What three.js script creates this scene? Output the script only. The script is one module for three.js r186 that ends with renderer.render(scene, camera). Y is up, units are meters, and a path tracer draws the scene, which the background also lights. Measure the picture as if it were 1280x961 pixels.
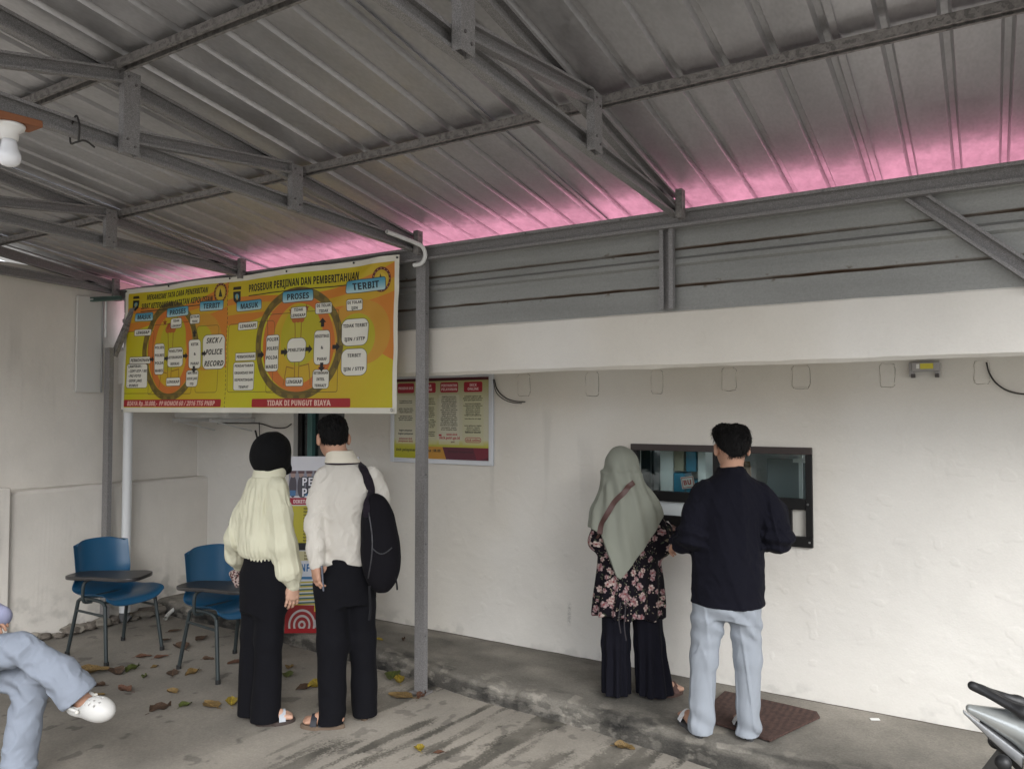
import * as THREE from 'three';
import { mergeGeometries } from 'three/addons/utils/BufferGeometryUtils.js';
import { RoundedBoxGeometry } from 'three/addons/geometries/RoundedBoxGeometry.js';
import { ImprovedNoise } from 'three/addons/math/ImprovedNoise.js';

// ---------------------------------------------------------------- camera, sky, sun, exposure
const scene = new THREE.Scene();
const camera = new THREE.PerspectiveCamera(53.13, 4 / 3, 0.05, 400);
const YAW = 31.75 * Math.PI / 180;
camera.position.set(0, 1.7, 0);
camera.lookAt(-Math.sin(YAW) * 10, 1.7 + 10 * 0.0359, -Math.cos(YAW) * 10);
scene.add(camera);

const renderer = new THREE.WebGLRenderer({ antialias: true });
renderer.toneMapping = THREE.LinearToneMapping;
renderer.toneMappingExposure = 3.15;
renderer.shadowMap.enabled = true;

{ // overcast sky: brighter towards the zenith, faint cloud mottling
  const W = 256, H = 128, d = new Float32Array(W * H * 4), n = new ImprovedNoise();
  for (let j = 0; j < H; j++) for (let i = 0; i < W; i++) {
    const el = ((j + .5) / H - .5) * Math.PI, az = (i + .5) / W * Math.PI * 2;
    const s = Math.max(0, Math.sin(el)), c = Math.cos(el);
    let m = 0, a = 1, f = 1.6;
    for (let o = 0; o < 4; o++) { m += a * n.noise(Math.cos(az) * c * f + 3, Math.sin(el) * f * 2, Math.sin(az) * c * f + 7); a *= .5; f *= 2.1; }
    const L = .64 * (1 + .8 * s) * (1 + .10 * m), k = (j * W + i) * 4;
    d[k] = L * .955; d[k + 1] = L; d[k + 2] = L * 1.075; d[k + 3] = 1;
    if (el < 0) { d[k] = .30; d[k + 1] = .30; d[k + 2] = .29; }
  }
  const t = new THREE.DataTexture(d, W, H, THREE.RGBAFormat, THREE.FloatType);
  t.mapping = THREE.EquirectangularReflectionMapping; t.magFilter = THREE.LinearFilter; t.needsUpdate = true;
  scene.background = t; scene.environment = t;
}
const sun = new THREE.DirectionalLight(new THREE.Color(1, .985, .965), 1.25);
sun.name = 'sun'; sun.position.set(9, 8.5, 6); sun.target.position.set(-1.5, 0, -3.5);
sun.castShadow = true; sun.shadow.radius = 60; sun.shadow.mapSize.set(2048, 2048);
Object.assign(sun.shadow.camera, { left: -12, right: 12, top: 12, bottom: -12, near: 0.5, far: 60 });
scene.add(sun, sun.target);

// ---------------------------------------------------------------- helpers
const N3 = new ImprovedNoise();
const noise = (x, y, z) => N3.noise(x, y, z);
// fast 3-D value noise (table of 256 values), about -0.5..0.5 after four octaves
const VT = new Float32Array(4096), PT = new Uint16Array(8192);
{ let a = 12345; const r = () => { a = (Math.imul(a, 1664525) + 1013904223) >>> 0; return a / 4294967296; }; for (let i = 0; i < 4096; i++) { VT[i] = r() * 2 - 1; PT[i] = i; } for (let i = 4095; i > 0; i--) { const j = Math.floor(r() * (i + 1)), t = PT[i]; PT[i] = PT[j]; PT[j] = t; } for (let i = 0; i < 4096; i++) PT[i + 4096] = PT[i]; }
function vn(x, y, z) {
  const i = Math.floor(x), j = Math.floor(y), k = Math.floor(z); let fx = x - i, fy = y - j, fz = z - k;
  fx = fx * fx * (3 - 2 * fx); fy = fy * fy * (3 - 2 * fy); fz = fz * fz * (3 - 2 * fz);
  const X0 = PT[i & 4095], X1 = PT[(i + 1) & 4095], J = j & 4095, J1 = (j + 1) & 4095, K = k & 4095, K1 = (k + 1) & 4095;
  const a = PT[X0 + J], b = PT[X1 + J], c = PT[X0 + J1], d = PT[X1 + J1];
  const p = VT[PT[a + K]], q = VT[PT[b + K]], r = VT[PT[c + K]], s = VT[PT[d + K]];
  const e = p + (q - p) * fx, f = r + (s - r) * fx, g0 = e + (f - e) * fy; if (fz === 0) return g0;
  const p1 = VT[PT[a + K1]], q1 = VT[PT[b + K1]], r1 = VT[PT[c + K1]], s1 = VT[PT[d + K1]];
  const e1 = p1 + (q1 - p1) * fx, f1 = r1 + (s1 - r1) * fx, g1 = e1 + (f1 - e1) * fy; return g0 + (g1 - g0) * fz;
}
function fbm(x, y, z, o = 4) { let s = 0, a = .42; for (let i = 0; i < o; i++) { s += a * vn(x, y, z); x = x * 2.03 + 17.3; y = y * 2.03 + 5.1; z = z * 2; a *= .5; } return s; }
function rng(seed) { let a = seed >>> 0; return () => { a = (a + 0x6D2B79F5) | 0; let t = Math.imul(a ^ (a >>> 15), 1 | a); t = (t + Math.imul(t ^ (t >>> 7), 61 | t)) ^ t; return ((t ^ (t >>> 14)) >>> 0) / 4294967296; }; }
const clamp = (x, a = 0, b = 1) => Math.min(b, Math.max(a, x));
const sstep = (a, b, x) => { const t = clamp((x - a) / (b - a)); return t * t * (3 - 2 * t); };
const V = (x, y, z) => new THREE.Vector3(x, y, z);
const taken = {};
function numbered(n) { const k = taken[n] = (taken[n] ?? -1) + 1; return k ? n + '_' + String(k).padStart(3, '0') : n; }
function mesh(name, geo, mat, parent, pos, rot) {
  const m = new THREE.Mesh(geo, mat); m.name = parent ? name : numbered(name); m.castShadow = m.receiveShadow = true;
  if (pos) m.position.set(...pos); if (rot) m.rotation.set(...rot);
  (parent || scene).add(m); return m;
}
function tag(o, label, category, group) { o.userData.label = label; o.userData.category = category; if (group) o.userData.group = group; return o; }
function thing(name, label, category, pos = [0, 0, 0], turn = 0, group) {
  const g = new THREE.Group(); g.name = numbered(name); g.position.set(...pos); g.rotation.y = turn; scene.add(g); return tag(g, label, category, group);
}
function sub(name, parent, label) { const g = new THREE.Group(); g.name = name; if (label) g.userData.label = label; parent.add(g); return g; }
function struct(name, geo, mat, pos) { const m = mesh(name, geo, mat, null, pos); m.userData.kind = 'structure'; return m; }
function copyThing(o, pos, turn, label) { const c = o.clone(); c.name = numbered(o.name.replace(/_\d{3}$/, '')); c.position.set(...pos); c.rotation.y = turn; c.userData = { ...o.userData }; if (label) c.userData.label = label; scene.add(c); return c; }
const lin = (r, g, b) => new THREE.Color().setRGB(r, g, b);
function std(c, rough = .8, metal = 0, extra = {}) { return new THREE.MeshStandardMaterial({ color: Array.isArray(c) ? lin(...c) : new THREE.Color(c), roughness: rough, metalness: metal, side: THREE.DoubleSide, ...extra }); }
function phys(c, rough, metal, extra) { return new THREE.MeshPhysicalMaterial({ color: Array.isArray(c) ? lin(...c) : new THREE.Color(c), roughness: rough, metalness: metal, side: THREE.DoubleSide, ...extra }); }
// data texture from f(u, v) -> [r, g, b] (0..1, sRGB) or a number
function dataTex(w, h, f, { srgb = true, repeat, wrap = true } = {}) {
  const d = new Uint8Array(w * h * 4);
  for (let j = 0; j < h; j++) for (let i = 0; i < w; i++) {
    const c = f(i / w, j / h), k = (j * w + i) * 4;
    if (typeof c === 'number') d[k] = d[k + 1] = d[k + 2] = clamp(c) * 255;
    else { d[k] = clamp(c[0]) * 255; d[k + 1] = clamp(c[1]) * 255; d[k + 2] = clamp(c[2]) * 255; }
    d[k + 3] = 255;
  }
  const t = new THREE.DataTexture(d, w, h); t.magFilter = THREE.LinearFilter; t.minFilter = THREE.LinearMipmapLinearFilter; t.generateMipmaps = true;
  if (wrap) t.wrapS = t.wrapT = THREE.RepeatWrapping; if (repeat) t.repeat.set(...repeat);
  if (srgb) t.colorSpace = THREE.SRGBColorSpace; t.needsUpdate = true; return t;
}
function canvasTex(w, h, draw) {
  const c = document.createElement('canvas'); c.width = w; c.height = h; draw(c.getContext('2d'), w, h);
  const t = new THREE.CanvasTexture(c); t.colorSpace = THREE.SRGBColorSpace; t.magFilter = THREE.LinearFilter; return t;
}
// periodic value noise for tiling textures
function tileNoise(seed, n) { const r = rng(seed), g = new Float32Array(n * n).map(() => r()); return (u, v) => { const x = u * n, y = v * n, i = Math.floor(x), j = Math.floor(y), fx = x - i, fy = y - j, a = fx * fx * (3 - 2 * fx), b = fy * fy * (3 - 2 * fy), q = (p, s) => g[(((s % n) + n) % n) * n + (((p % n) + n) % n)]; return (q(i, j) * (1 - a) + q(i + 1, j) * a) * (1 - b) + (q(i, j + 1) * (1 - a) + q(i + 1, j + 1) * a) * b; }; }
const rbox = (w, h, d, r = .004, s = 2) => new RoundedBoxGeometry(w, h, d, s, Math.min(r, w / 2.01, h / 2.01, d / 2.01));
const boxg = (w, h, d) => new THREE.BoxGeometry(w, h, d);
function moved(g, x, y, z, rx = 0, ry = 0, rz = 0) { g.applyMatrix4(new THREE.Matrix4().compose(V(x, y, z), new THREE.Quaternion().setFromEuler(new THREE.Euler(rx, ry, rz)), V(1, 1, 1))); return g; }
const merge = (list) => mergeGeometries(list.map((g) => { const q = g.index ? g.toNonIndexed() : g; for (const k of Object.keys(q.attributes)) if (!['position', 'normal', 'uv'].includes(k)) q.deleteAttribute(k); return q; }));
function tube(pts, r, seg = 24, rad = 8, closed = false) { return new THREE.TubeGeometry(new THREE.CatmullRomCurve3(pts.map((p) => Array.isArray(p) ? V(...p) : p), closed, 'centripetal'), seg, r, rad, closed); }
// extruded profile (list of [a, b]) from p0 to p1; a runs along "ha", b along "hb"
function sweep(profile, p0, p1, ha, hb) {
  const d = p1.clone().sub(p0), L = d.length(); d.normalize();
  const s = new THREE.Shape(profile.map(([a, b]) => new THREE.Vector2(a, b)));
  const g = new THREE.ExtrudeGeometry(s, { depth: L, bevelEnabled: false });
  const A = ha.clone().addScaledVector(d, -ha.dot(d)).normalize();
  let B = new THREE.Vector3().crossVectors(d, A); if (B.dot(hb) < 0) { g.scale(1, -1, 1); const ix = g.attributes; for (const at of [ix.position, ix.normal, ix.uv]) { const n = at.itemSize, a = at.array; for (let i = 0; i < a.length; i += 3 * n) for (let k = 0; k < n; k++) { const t = a[i + k]; a[i + k] = a[i + n + k]; a[i + n + k] = t; } } }
  g.applyMatrix4(new THREE.Matrix4().makeBasis(A, B, d).setPosition(p0)); return g;
}
const CH = (w, dp, t = .003, lip = .010) => [[-w / 2, 0], [w / 2, 0], [w / 2, dp], [w / 2 - lip, dp], [w / 2 - lip, dp - t], [w / 2 - t, dp - t], [w / 2 - t, t], [-w / 2 + t, t], [-w / 2 + t, dp - t], [-w / 2 + lip, dp - t], [-w / 2 + lip, dp], [-w / 2, dp]];
const UP = V(0, 1, 0), XX = V(1, 0, 0), ZZ = V(0, 0, 1);
// ---------------------------------------------------------------- materials of the setting
const tnA = tileNoise(11, 16), tnB = tileNoise(12, 64), tnC = tileNoise(13, 256), tnD = tileNoise(14, 128);
const uvN = (u, v) => .5 * tnA(u, v) + .3 * tnB(u, v) + .2 * tnC(u, v);
// the yard floor: concrete with swept dirt and long run-off streaks (texture covers x -6.5..3.5, z -4.1..3.9)
const FX0 = -6.5, FW = 10, FZ0 = -4.15, FD = 8;
const floorTex = dataTex(1536, 1228, (u, v) => {
  const x = FX0 + u * FW, z = FZ0 + v * FD;
  const big = fbm(x * .7, 3, z * .7, 4), mid = fbm(x * 3.1, 9, z * 3.1, 4), fine = tnC(x * .9, z * .9) - .5, grit = tnC(x * 3.7 + .3, z * 3.7) - .5;
  let L = .53 + .10 * big + .13 * mid + .05 * fine + .05 * grit;
  const lean = x + .08 * z + .05 * fbm(x * 2, 1, z * 2, 2);
  const st = .8 * fbm(lean * 5.5, 5, z * .8, 3) + .55 * fbm(lean * 21, 8, z * 1.5, 4) + .35 * fbm(x * 6, 14, z * 5, 3);
  const zone = sstep(-3.5, -2.9, x + .25 * fbm(x, 2, z)) * sstep(-1.9, -2.9, z + .5 * fbm(x * 2, 4, z * 2)) * sstep(.9, -.4, x);
  const dirt = sstep(-.04, .10, st + .22 * (tnC(x * 1.3, z * 1.3) - .5) + .12 * fbm(x * 17, 18, z * 9, 2)) * zone * clamp(.78 + .9 * fbm(x * 8, 19, z * 6, 3), .3, 1);
  L -= .19 * dirt; L += .07 * zone * (1 - dirt);
  const damp = sstep(.05, .3, fbm(x * 1.3 + 7, 6, z * 1.3, 4)) * (1 - zone); L -= .08 * damp;
  const spots = sstep(.30, .36, fbm(x * 9, 12, z * 9, 3)); L -= .10 * spots;
  const w = .5 + .5 * big;
  return [L * 1.0, L * (.960 - .010 * w), L * (.895 - .02 * w - .02 * dirt)];
}, { wrap: false });
const floorBump = dataTex(1024, 1024, (u, v) => .5 * uvN(u, v) + .5 * tnC(u * 2, v * 2), { srgb: false });
const mFloor = std([1, 1, 1], .88, 0, { map: floorTex });
mFloor.bumpMap = floorBump; mFloor.bumpScale = .002;

// the raised walk: darker worn concrete with moss and grit along the broken edge
const paveTex = dataTex(2048, 256, (u, v) => {
  const x = -6.2 + u * 10.4, z = v; // v 0 at the wall, 0.8 at the arris, 1 at the foot of the kerb face
  const big = fbm(x * 1.1, 31, z * 1.6, 4), mid = fbm(x * 5, 33, z * 5, 4), fine = tnC(x * .8, z * .8) - .5;
  let L = .51 + .12 * big + .13 * mid + .09 * fine;
  const edge = sstep(.52, .74, z + .14 * fbm(x * 4, 35, z * 5, 3));
  const moss = edge * sstep(-.05, .2, fbm(x * 3.3, 37, z * 6, 4)); L -= .15 * moss;
  const broken = edge * sstep(.10, .24, fbm(x * 11, 39, z * 13, 4)); L += .10 * broken;
  const leftMottle = sstep(0, .25, fbm(x * 1.7 + 4, 41, z * 3, 4)) * sstep(.6, -.6, x + 1.2); L -= .08 * leftMottle;  // patchy darker tone over the left part of the walk
  const face = sstep(.80, .86, z + .05 * fbm(x * 9, 43, z * 9, 3)), algae = clamp(.55 + 1.6 * fbm(x * 2.4, 44, z * 4, 4), 0, 1); L -= face * (.08 + .13 * algae); L += face * .10 * sstep(.12, .2, fbm(x * 14, 45, z * 20, 3));
  return [L, L * .962, L * (.895 + .01 * big)];
}, { wrap: false });
const mPave = std([1, 1, 1], .9, 0, { map: paveTex }); mPave.bumpMap = floorBump; mPave.bumpScale = .004;

// plaster: uneven trowelled relief, dull off-white with grime flecks (covers x -6.4..3.6, y 0..2.5)
const plasterTex = dataTex(2048, 512, (u, v) => {
  const x = -6.4 + u * 10, y = v * 2.5;
  const big = fbm(x * .9, y * .9, 51, 4), mid = fbm(x * 5, y * 4, 53, 3), fine = tnC(x * .7, y * .7) - .5;
  let r = .885 + .035 * big + .02 * mid + .016 * fine;
  const old = sstep(.1, -.25, fbm(x * .8 + 2, y * .6, 55, 4)); r -= .022 * old;
  const drip = sstep(.16, .36, fbm(x * 9, y * .9, 57, 4)) * sstep(.12, .3, fbm(x * .7, y * 1.3, 58, 3)); r -= .035 * drip;
  const foot = sstep(.19, .11, y + .12 * fbm(x * 5, y * 6, 59, 4)) * sstep(-.05, .25, fbm(x * 11, y * 11, 60, 4)); r -= .055 * foot;
  const scuff = sstep(.02, .0, Math.abs(x + 2.375 + .012 * fbm(x * 20, y * 9, 61))) * sstep(.09, .05, Math.abs(y - .37)); r -= .16 * scuff * sstep(.3, .6, tnC(x * 4, y * 4));
  return [r, r * (.984 - .008 * old), r * (.952 - .022 * old)];
}, { wrap: false });
const plasterBump = dataTex(2048, 512, (u, v) => {
  const x = -6.4 + u * 10, y = v * 2.5;
  const wob = fbm(x * 2.2, y * 2.2, 71, 3);
  let h = .5 + .45 * wob + .22 * fbm(x * 7 + wob, y * 9, 72, 3);
  const rid = 1 - Math.abs(fbm(x * 4.1 + 2 * wob, y * 5.3, 73, 3)) * 6; if (rid > 0) h += .06 * rid * sstep(-.1, .2, fbm(x * 1.1, y * 1.1, 74, 2));
  const blob = sstep(.26, .36, fbm(x * 13, y * 13, 75, 2)); return h * .8 + .06 * blob + .04 * tnC(x, y);
}, { srgb: false, wrap: false });
const mPlaster = std([.92, .92, .92], .86, 0, { map: plasterTex, bumpMap: plasterBump, bumpScale: .015 });
const sideTex = dataTex(1024, 512, (u, v) => {
  const z = u * 8, y = v * 3.4;
  const big = fbm(z * .8, y * .8, 81, 4), mid = fbm(z * 6, y * 5, 82, 3), fine = tnC(z * .7, y * .7) - .5;
  let r = .86 + .05 * big + .03 * mid + .02 * fine;
  const drip = sstep(.05, .28, fbm(z * 10, y * .8, 83, 4)) * sstep(-.2, .2, fbm(z * 1.2, y * .7, 84, 3)); r -= .09 * drip;
  const foot = sstep(.40, .10, y + .30 * fbm(z * 3, y * 4, 85, 4)) * sstep(-.15, .3, fbm(z * 14, y * 14, 86, 4)); r -= .11 * foot;
  return [r, r * .975, r * .935];
}, { wrap: false });
const mSide = std([.92, .92, .92], .88, 0, { map: sideTex }); mSide.bumpMap = plasterBump; mSide.bumpScale = .008;

// ---------------------------------------------------------------- ground, yard floor, raised walk
{
  const g = new THREE.PlaneGeometry(300, 300, 1, 1); g.rotateX(-Math.PI / 2);
  const t = dataTex(512, 512, (u, v) => { const n = uvN(u, v), q = tnB(u * 3, v * 3); const L = .60 + .16 * (n - .5) + .08 * (q - .5); return [L, L * .98, L * .93]; }, { repeat: [60, 60] });
  struct('ground', g, std([.85, .85, .85], .92, 0, { map: t }), [0, -.012, 0]);
}
{
  const nx = 100, nz = 80, g = new THREE.PlaneGeometry(FW, FD, nx, nz); g.rotateX(-Math.PI / 2); g.translate(FX0 + FW / 2, 0, FZ0 + FD / 2);
  const p = g.attributes.position, uv = g.attributes.uv;
  for (let i = 0; i < p.count; i++) { const x = p.getX(i), z = p.getZ(i); uv.setXY(i, (x - FX0) / FW, (z - FZ0) / FD); p.setY(i, .006 * fbm(x * .9, 2, z * .9, 3) - .003 * 0); }
  g.computeVertexNormals(); struct('floor', g, mFloor);
}
const edgeZ = (x) => { const k = [[-6.4, -4.06], [-4.6, -4.02], [-3.42, -3.935], [-2.69, -3.83], [-2.04, -3.80], [-1.4, -3.735], [-.96, -3.68], [0, -3.62], [4, -3.5]]; let i = 0; while (i < k.length - 2 && x > k[i + 1][0]) i++; const t = (x - k[i][0]) / (k[i + 1][0] - k[i][0]); return k[i][1] + t * (k[i + 1][1] - k[i][1]); };
{
  const nx = 520, x0 = -6.2, x1 = 4.2, rows = [];
  const prof = [[0, .1, 0], [.3, .1, 0], [.6, .1, 0], [.8, .1, .2], [.9, .099, .5], [.95, .097, .9], [.985, .088, 1], [1.01, .06, 1], [1.03, .02, .7], [1.04, -.03, .2]];
  const pos = [], uv = [], idx = [];
  for (let i = 0; i <= nx; i++) {
    const x = x0 + (x1 - x0) * i / nx, zw = -4.56, e = edgeZ(x) + .030 * fbm(x * 2, 1, 5, 3) + .006 * noise(x * 21, 2, 2), w = e - zw;
    const chip = Math.max(0, fbm(x * 5.5, 8, 3, 3) - .16) * .14;
    prof.forEach(([a, y, k], j) => {
      const z = zw + w * a + (j > 4 ? k * (.007 * noise(x * 17, j * 3, 4) - chip * .12) : 0);
      const yy = y + (j < 9 ? .004 * fbm(x * 2, 3, z * 2, 3) : 0) - k * chip * .35 * (j < 8 ? 1 : 0) + k * .0035 * noise(x * 30, j, 7);
      pos.push(x, yy, z); uv.push((x + 6.2) / 10.4, j < 7 ? .8 * a / .985 : [.86, .93, .99][j - 7]);
    });
  }
  const m = prof.length;
  for (let i = 0; i < nx; i++) for (let j = 0; j < m - 1; j++) { const a = i * m + j, b = a + m; idx.push(a, a + 1, b, b, a + 1, b + 1); }
  const g = new THREE.BufferGeometry(); g.setAttribute('position', new THREE.Float32BufferAttribute(pos, 3)); g.setAttribute('uv', new THREE.Float32BufferAttribute(uv, 2)); g.setIndex(idx); g.computeVertexNormals();
  struct('pavement', g, mPave);
}

// ---------------------------------------------------------------- the office building
const WZ = -4.55, WIN = [-1.922, .945, -.838, 1.497], DOOR = [-4.985, .1, -4.40, 2.02];
const office = thing('office_building', 'white plastered office building with a service window and projecting concrete lintel', 'building');
{
  const s = new THREE.Shape([[-6.3, -.05], [3.6, -.05], [3.6, 2.2], [-6.3, 2.2]].map((q) => new THREE.Vector2(...q)));
  for (const [a, b, c, d] of [WIN, DOOR]) s.holes.push(new THREE.Path([[a, b], [a, d], [c, d], [c, b]].map((q) => new THREE.Vector2(...q))));
  const g = new THREE.ExtrudeGeometry(s, { depth: .15, bevelEnabled: false }); g.translate(0, 0, WZ - .15);
  const p = g.attributes.position, uv = g.attributes.uv; for (let i = 0; i < p.count; i++) uv.setXY(i, (p.getX(i) + 6.4) / 10, p.getY(i) / 2.5);
  mesh('wall', g, mPlaster, office);
  // projecting lintel with a slightly ragged lower arris
  const nx = 300, pos = [], uvs = [], idx = [], ring = [[2.225, -4.6], [2.225, -3.79], [2.21, -3.775], [1.945, -3.775], [1.928, -3.80], [1.995, -4.6]];
  for (let i = 0; i <= nx; i++) { const x = -6.28 + 9.9 * i / nx; ring.forEach(([y, z], j) => { const wob = (j > 1 && j < 5 ? .007 * fbm(x * 6, j, 3, 3) : 0) + .004 * fbm(x * 1.5, j * 2, 9, 2); pos.push(x, y + wob, z + (j > 0 && j < 5 ? .005 * fbm(x * 3, j, 5, 2) : 0)); uvs.push((x + 6.4) / 10, (y + (j === 5 ? -.5 : 0)) / 2.5); }); }
  const m = ring.length; for (let i = 0; i < nx; i++) for (let j = 0; j < m - 1; j++) { const a = i * m + j, b = a + m; idx.push(a, b, a + 1, b, b + 1, a + 1); }
  let lg = new THREE.BufferGeometry(); lg.setAttribute('position', new THREE.Float32BufferAttribute(pos, 3)); lg.setAttribute('uv', new THREE.Float32BufferAttribute(uvs, 2)); lg.setIndex(idx); lg = lg.toNonIndexed(); lg.computeVertexNormals();
  mesh('lintel', lg, mPlaster, office);
  // roof slab with an unseen pink coat added to bounce rose light under the eaves, and the room behind the window
  const mBounce = std([.70, .24, .335], .5); const mRoom = std([.78, .81, .82], .85), mRoomF = std([.45, .44, .42], .6);
  mesh('bounce_coat', boxg(10.4, .03, 7.6), mBounce, office, [-1.4, 2.268, -7.65]);
  mesh('roof_slab', boxg(9.9, .02, 7.8), std([.4, .4, .38], .9), office, [-1.35, 2.241, -7.7]);
  mesh('room_floor', boxg(9.8, .06, 3.6), mRoomF, office, [-1.35, .06, -6.5]);
  mesh('room_ceiling', boxg(9.8, .04, 3.6), mRoom, office, [-1.35, 2.205, -6.52]);
  mesh('room_side_wall', boxg(.12, 2.1, 3.6), mRoom, office, [-6.24, 1.13, -6.5]);
  mesh('room_side_wall', boxg(.12, 2.1, 3.6), mRoom, office, [3.5, 1.13, -6.5]);
  mesh('room_side_wall', boxg(.08, 2.08, 3.5), mRoom, office, [-3.2, 1.14, -6.5]);
  // rear wall; its unseen openings are added to bring daylight into the room
  const r = new THREE.Shape([[-6.3, .1], [3.6, .1], [3.6, 2.18], [-6.3, 2.18]].map((q) => new THREE.Vector2(...q)));
  for (const [a, b, c, d] of [[-1.1, .3, .9, 2.1], [1.1, .3, 3.3, 2.1]]) r.holes.push(new THREE.Path([[a, b], [a, d], [c, d], [c, b]].map((q) => new THREE.Vector2(...q))));
  const rg = new THREE.ExtrudeGeometry(r, { depth: .12, bevelEnabled: false }); rg.translate(0, 0, -6.9); mesh('rear_wall', rg, mRoom, office);
}
{ // the open joint where the wall meets the walk
  const pts = []; for (let k = 0; k <= 120; k++) { const x = -6.05 + 8 * k / 120; pts.push([x, .1 + .003 * fbm(x * 9, 2, 3, 3), WZ + .002 + .004 * fbm(x * 6, 5, 3, 3)]); }
  mesh('base_joint', tube(pts, .0042, 400, 5), std([.10, .085, .07], .95), office);
}
// plastered-over joist pockets under the lintel
{
  const xs = [[-2.763, -2.674, 1.958, 1.815], [-2.24, -2.154, 1.958, 1.809], [-1.785, -1.717, 1.958, 1.819], [-1.341, -1.262, 1.958, 1.83], [-.939, -.85, 1.958, 1.835], [-.485, -.421, 1.956, 1.836], [-.051, .009, 1.956, 1.845]];
  const mJ = std([.15, .13, .105], .95), r = rng(5);
  xs.forEach(([a, b, t, bt], i) => {
    const w = b - a, h = t - bt, n = 40, ring = [], cx = (a + b) / 2, cy = (t + bt) / 2;
    for (let k = 0; k < n; k++) { const q = k / n * Math.PI * 2, c = Math.cos(q), s = Math.sin(q), e = .28; ring.push([Math.sign(c) * Math.pow(Math.abs(c), e) * w / 2 + (r() - .5) * .006, Math.sign(s) * Math.pow(Math.abs(s), e) * h / 2 + (r() - .5) * .006]); }
    const sh = new THREE.Shape(ring.map(([x, y]) => new THREE.Vector2(x, y)));
    const g = new THREE.ExtrudeGeometry(sh, { depth: .004, bevelEnabled: true, bevelSize: .003, bevelThickness: .003, bevelSegments: 1 }); g.translate(cx, cy, WZ - .001);
    const p = g.attributes.position, uv = g.attributes.uv; for (let k = 0; k < p.count; k++) uv.setXY(k, (p.getX(k) + 6.4) / 10, p.getY(k) / 2.5);
    const pt = mesh('wall_patch', g, mPlaster, office);
    // the cracked joint down both flanks and under the patch
    const path = []; for (let k = 0; k <= 37; k++) { const [x0, y0] = ring[(12 + k) % n]; path.push([cx + x0 * 1.06, cy + y0 * 1.04, WZ - .0006 + .002 * noise(k * .9, i * 7, 3)]); }
    mesh('crack', tube(path, .0026, 90, 5), mJ, pt);
  });
}
// the door with dark glass
const mBlackAl = phys([.008, .0075, .0075], .5, 0, { specularIntensity: .6 });
const mDarkGlass = phys([.012, .016, .016], .08, 0, { clearcoat: 1, clearcoatRoughness: .05 });
{
  const d = sub('door', office), mT = std([.06, .15, .14], .45);
  const w = DOOR[2] - DOOR[0], cx = (DOOR[0] + DOOR[2]) / 2;
  mesh('glass', boxg(w - .12, 1.78, .012), mDarkGlass, d, [cx, 1.03, WZ - .07]);
  mesh('stile', rbox(.05, 1.9, .05), mBlackAl, d, [DOOR[0] + .028, 1.06, WZ - .07]);
  mesh('stile', rbox(.05, 1.9, .05), mBlackAl, d, [DOOR[2] - .028, 1.06, WZ - .07]);
  mesh('mullion', rbox(.055, 1.86, .06), mT, d, [-4.82, 1.06, WZ - .055]);
  mesh('rail', rbox(w - .11, .09, .045), mBlackAl, d, [cx, .15, WZ - .07]);
  mesh('rail', rbox(w - .11, .07, .045), mBlackAl, d, [cx, 1.96, WZ - .07]);
  mesh('handle', rbox(.02, .16, .03), std([.5, .5, .5], .3, 1), d, [-4.47, 1.02, WZ - .03]);
}
// the service window: black aluminium frame, two upper panes, lower flap row
{
  const [a, b, c, d] = WIN, w = sub('window', office), z = WZ - .008, cx = (a + c) / 2, cy = (b + d) / 2;
  const bar = (n, x0, y0, x1, y1, dp = .05, dz = 0, m = mBlackAl) => mesh(n, rbox(x1 - x0, y1 - y0, dp, .003), m, w, [(x0 + x1) / 2, (y0 + y1) / 2, z + dz]);
  const mBrownAl = std([.035, .024, .021], .5);
  bar('frame', a, d - .036, c, d + .004, .06, .002, mBrownAl); bar('frame', a, b, c, b + .055, .06, .002);
  bar('frame', a, b + .056, a + .042, d - .037, .058); bar('frame', c - .036, b + .056, c, d - .037, .058);
  bar('transom', a + .043, 1.152, c - .037, 1.212, .05);
  bar('mullion', cx - .02, 1.213, cx + .02, d - .037, .045);
  bar('mullion', -1.50, b + .056, -1.46, 1.151, .045); bar('mullion', -.985, b + .056, -.95, 1.151, .045);
  bar('rail', -1.45, 1.06, -.99, 1.15, .03, -.006);
  bar('rail', a + .043, b + .056, -1.51, 1.065, .04);
  const glass = phys([.92, .97, .96], .015, 0, { transmission: 1, thickness: 0, ior: 1.5 });
  mesh('pane', boxg(cx - .02 - a - .042, d - .037 - 1.212, .004), glass, w, [(a + .042 + cx - .02) / 2, (1.212 + d - .037) / 2, z - .006]);
  mesh('pane', boxg(c - .036 - cx - .02, d - .037 - 1.212, .004), glass, w, [(c - .036 + cx + .02) / 2, (1.212 + d - .037) / 2, z + .004]);
  const mP = std([.66, .70, .70], .6), mP2 = std([.52, .50, .45], .65);
  mesh('flap', boxg(-1.51 - a - .042, .086, .006), mP, w, [(a + .042 - 1.51) / 2, 1.109, z - .004]);
  mesh('flap', boxg(.088, .15, .006), mP2, w, [-.916, 1.077, z - .004]);
  mesh('slot_board', boxg(.45, .056, .006), std([.03, .03, .03], .6), w, [-1.22, 1.03, z - .004]);
  for (const [x, y] of [[-.862, 1.185], [-.855, .975]]) mesh('screw', moved(new THREE.CylinderGeometry(.006, .006, .006, 10), 0, 0, 0, Math.PI / 2), std([.6, .6, .6], .3, 1), w, [x, y, z + .032]);
}
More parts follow.
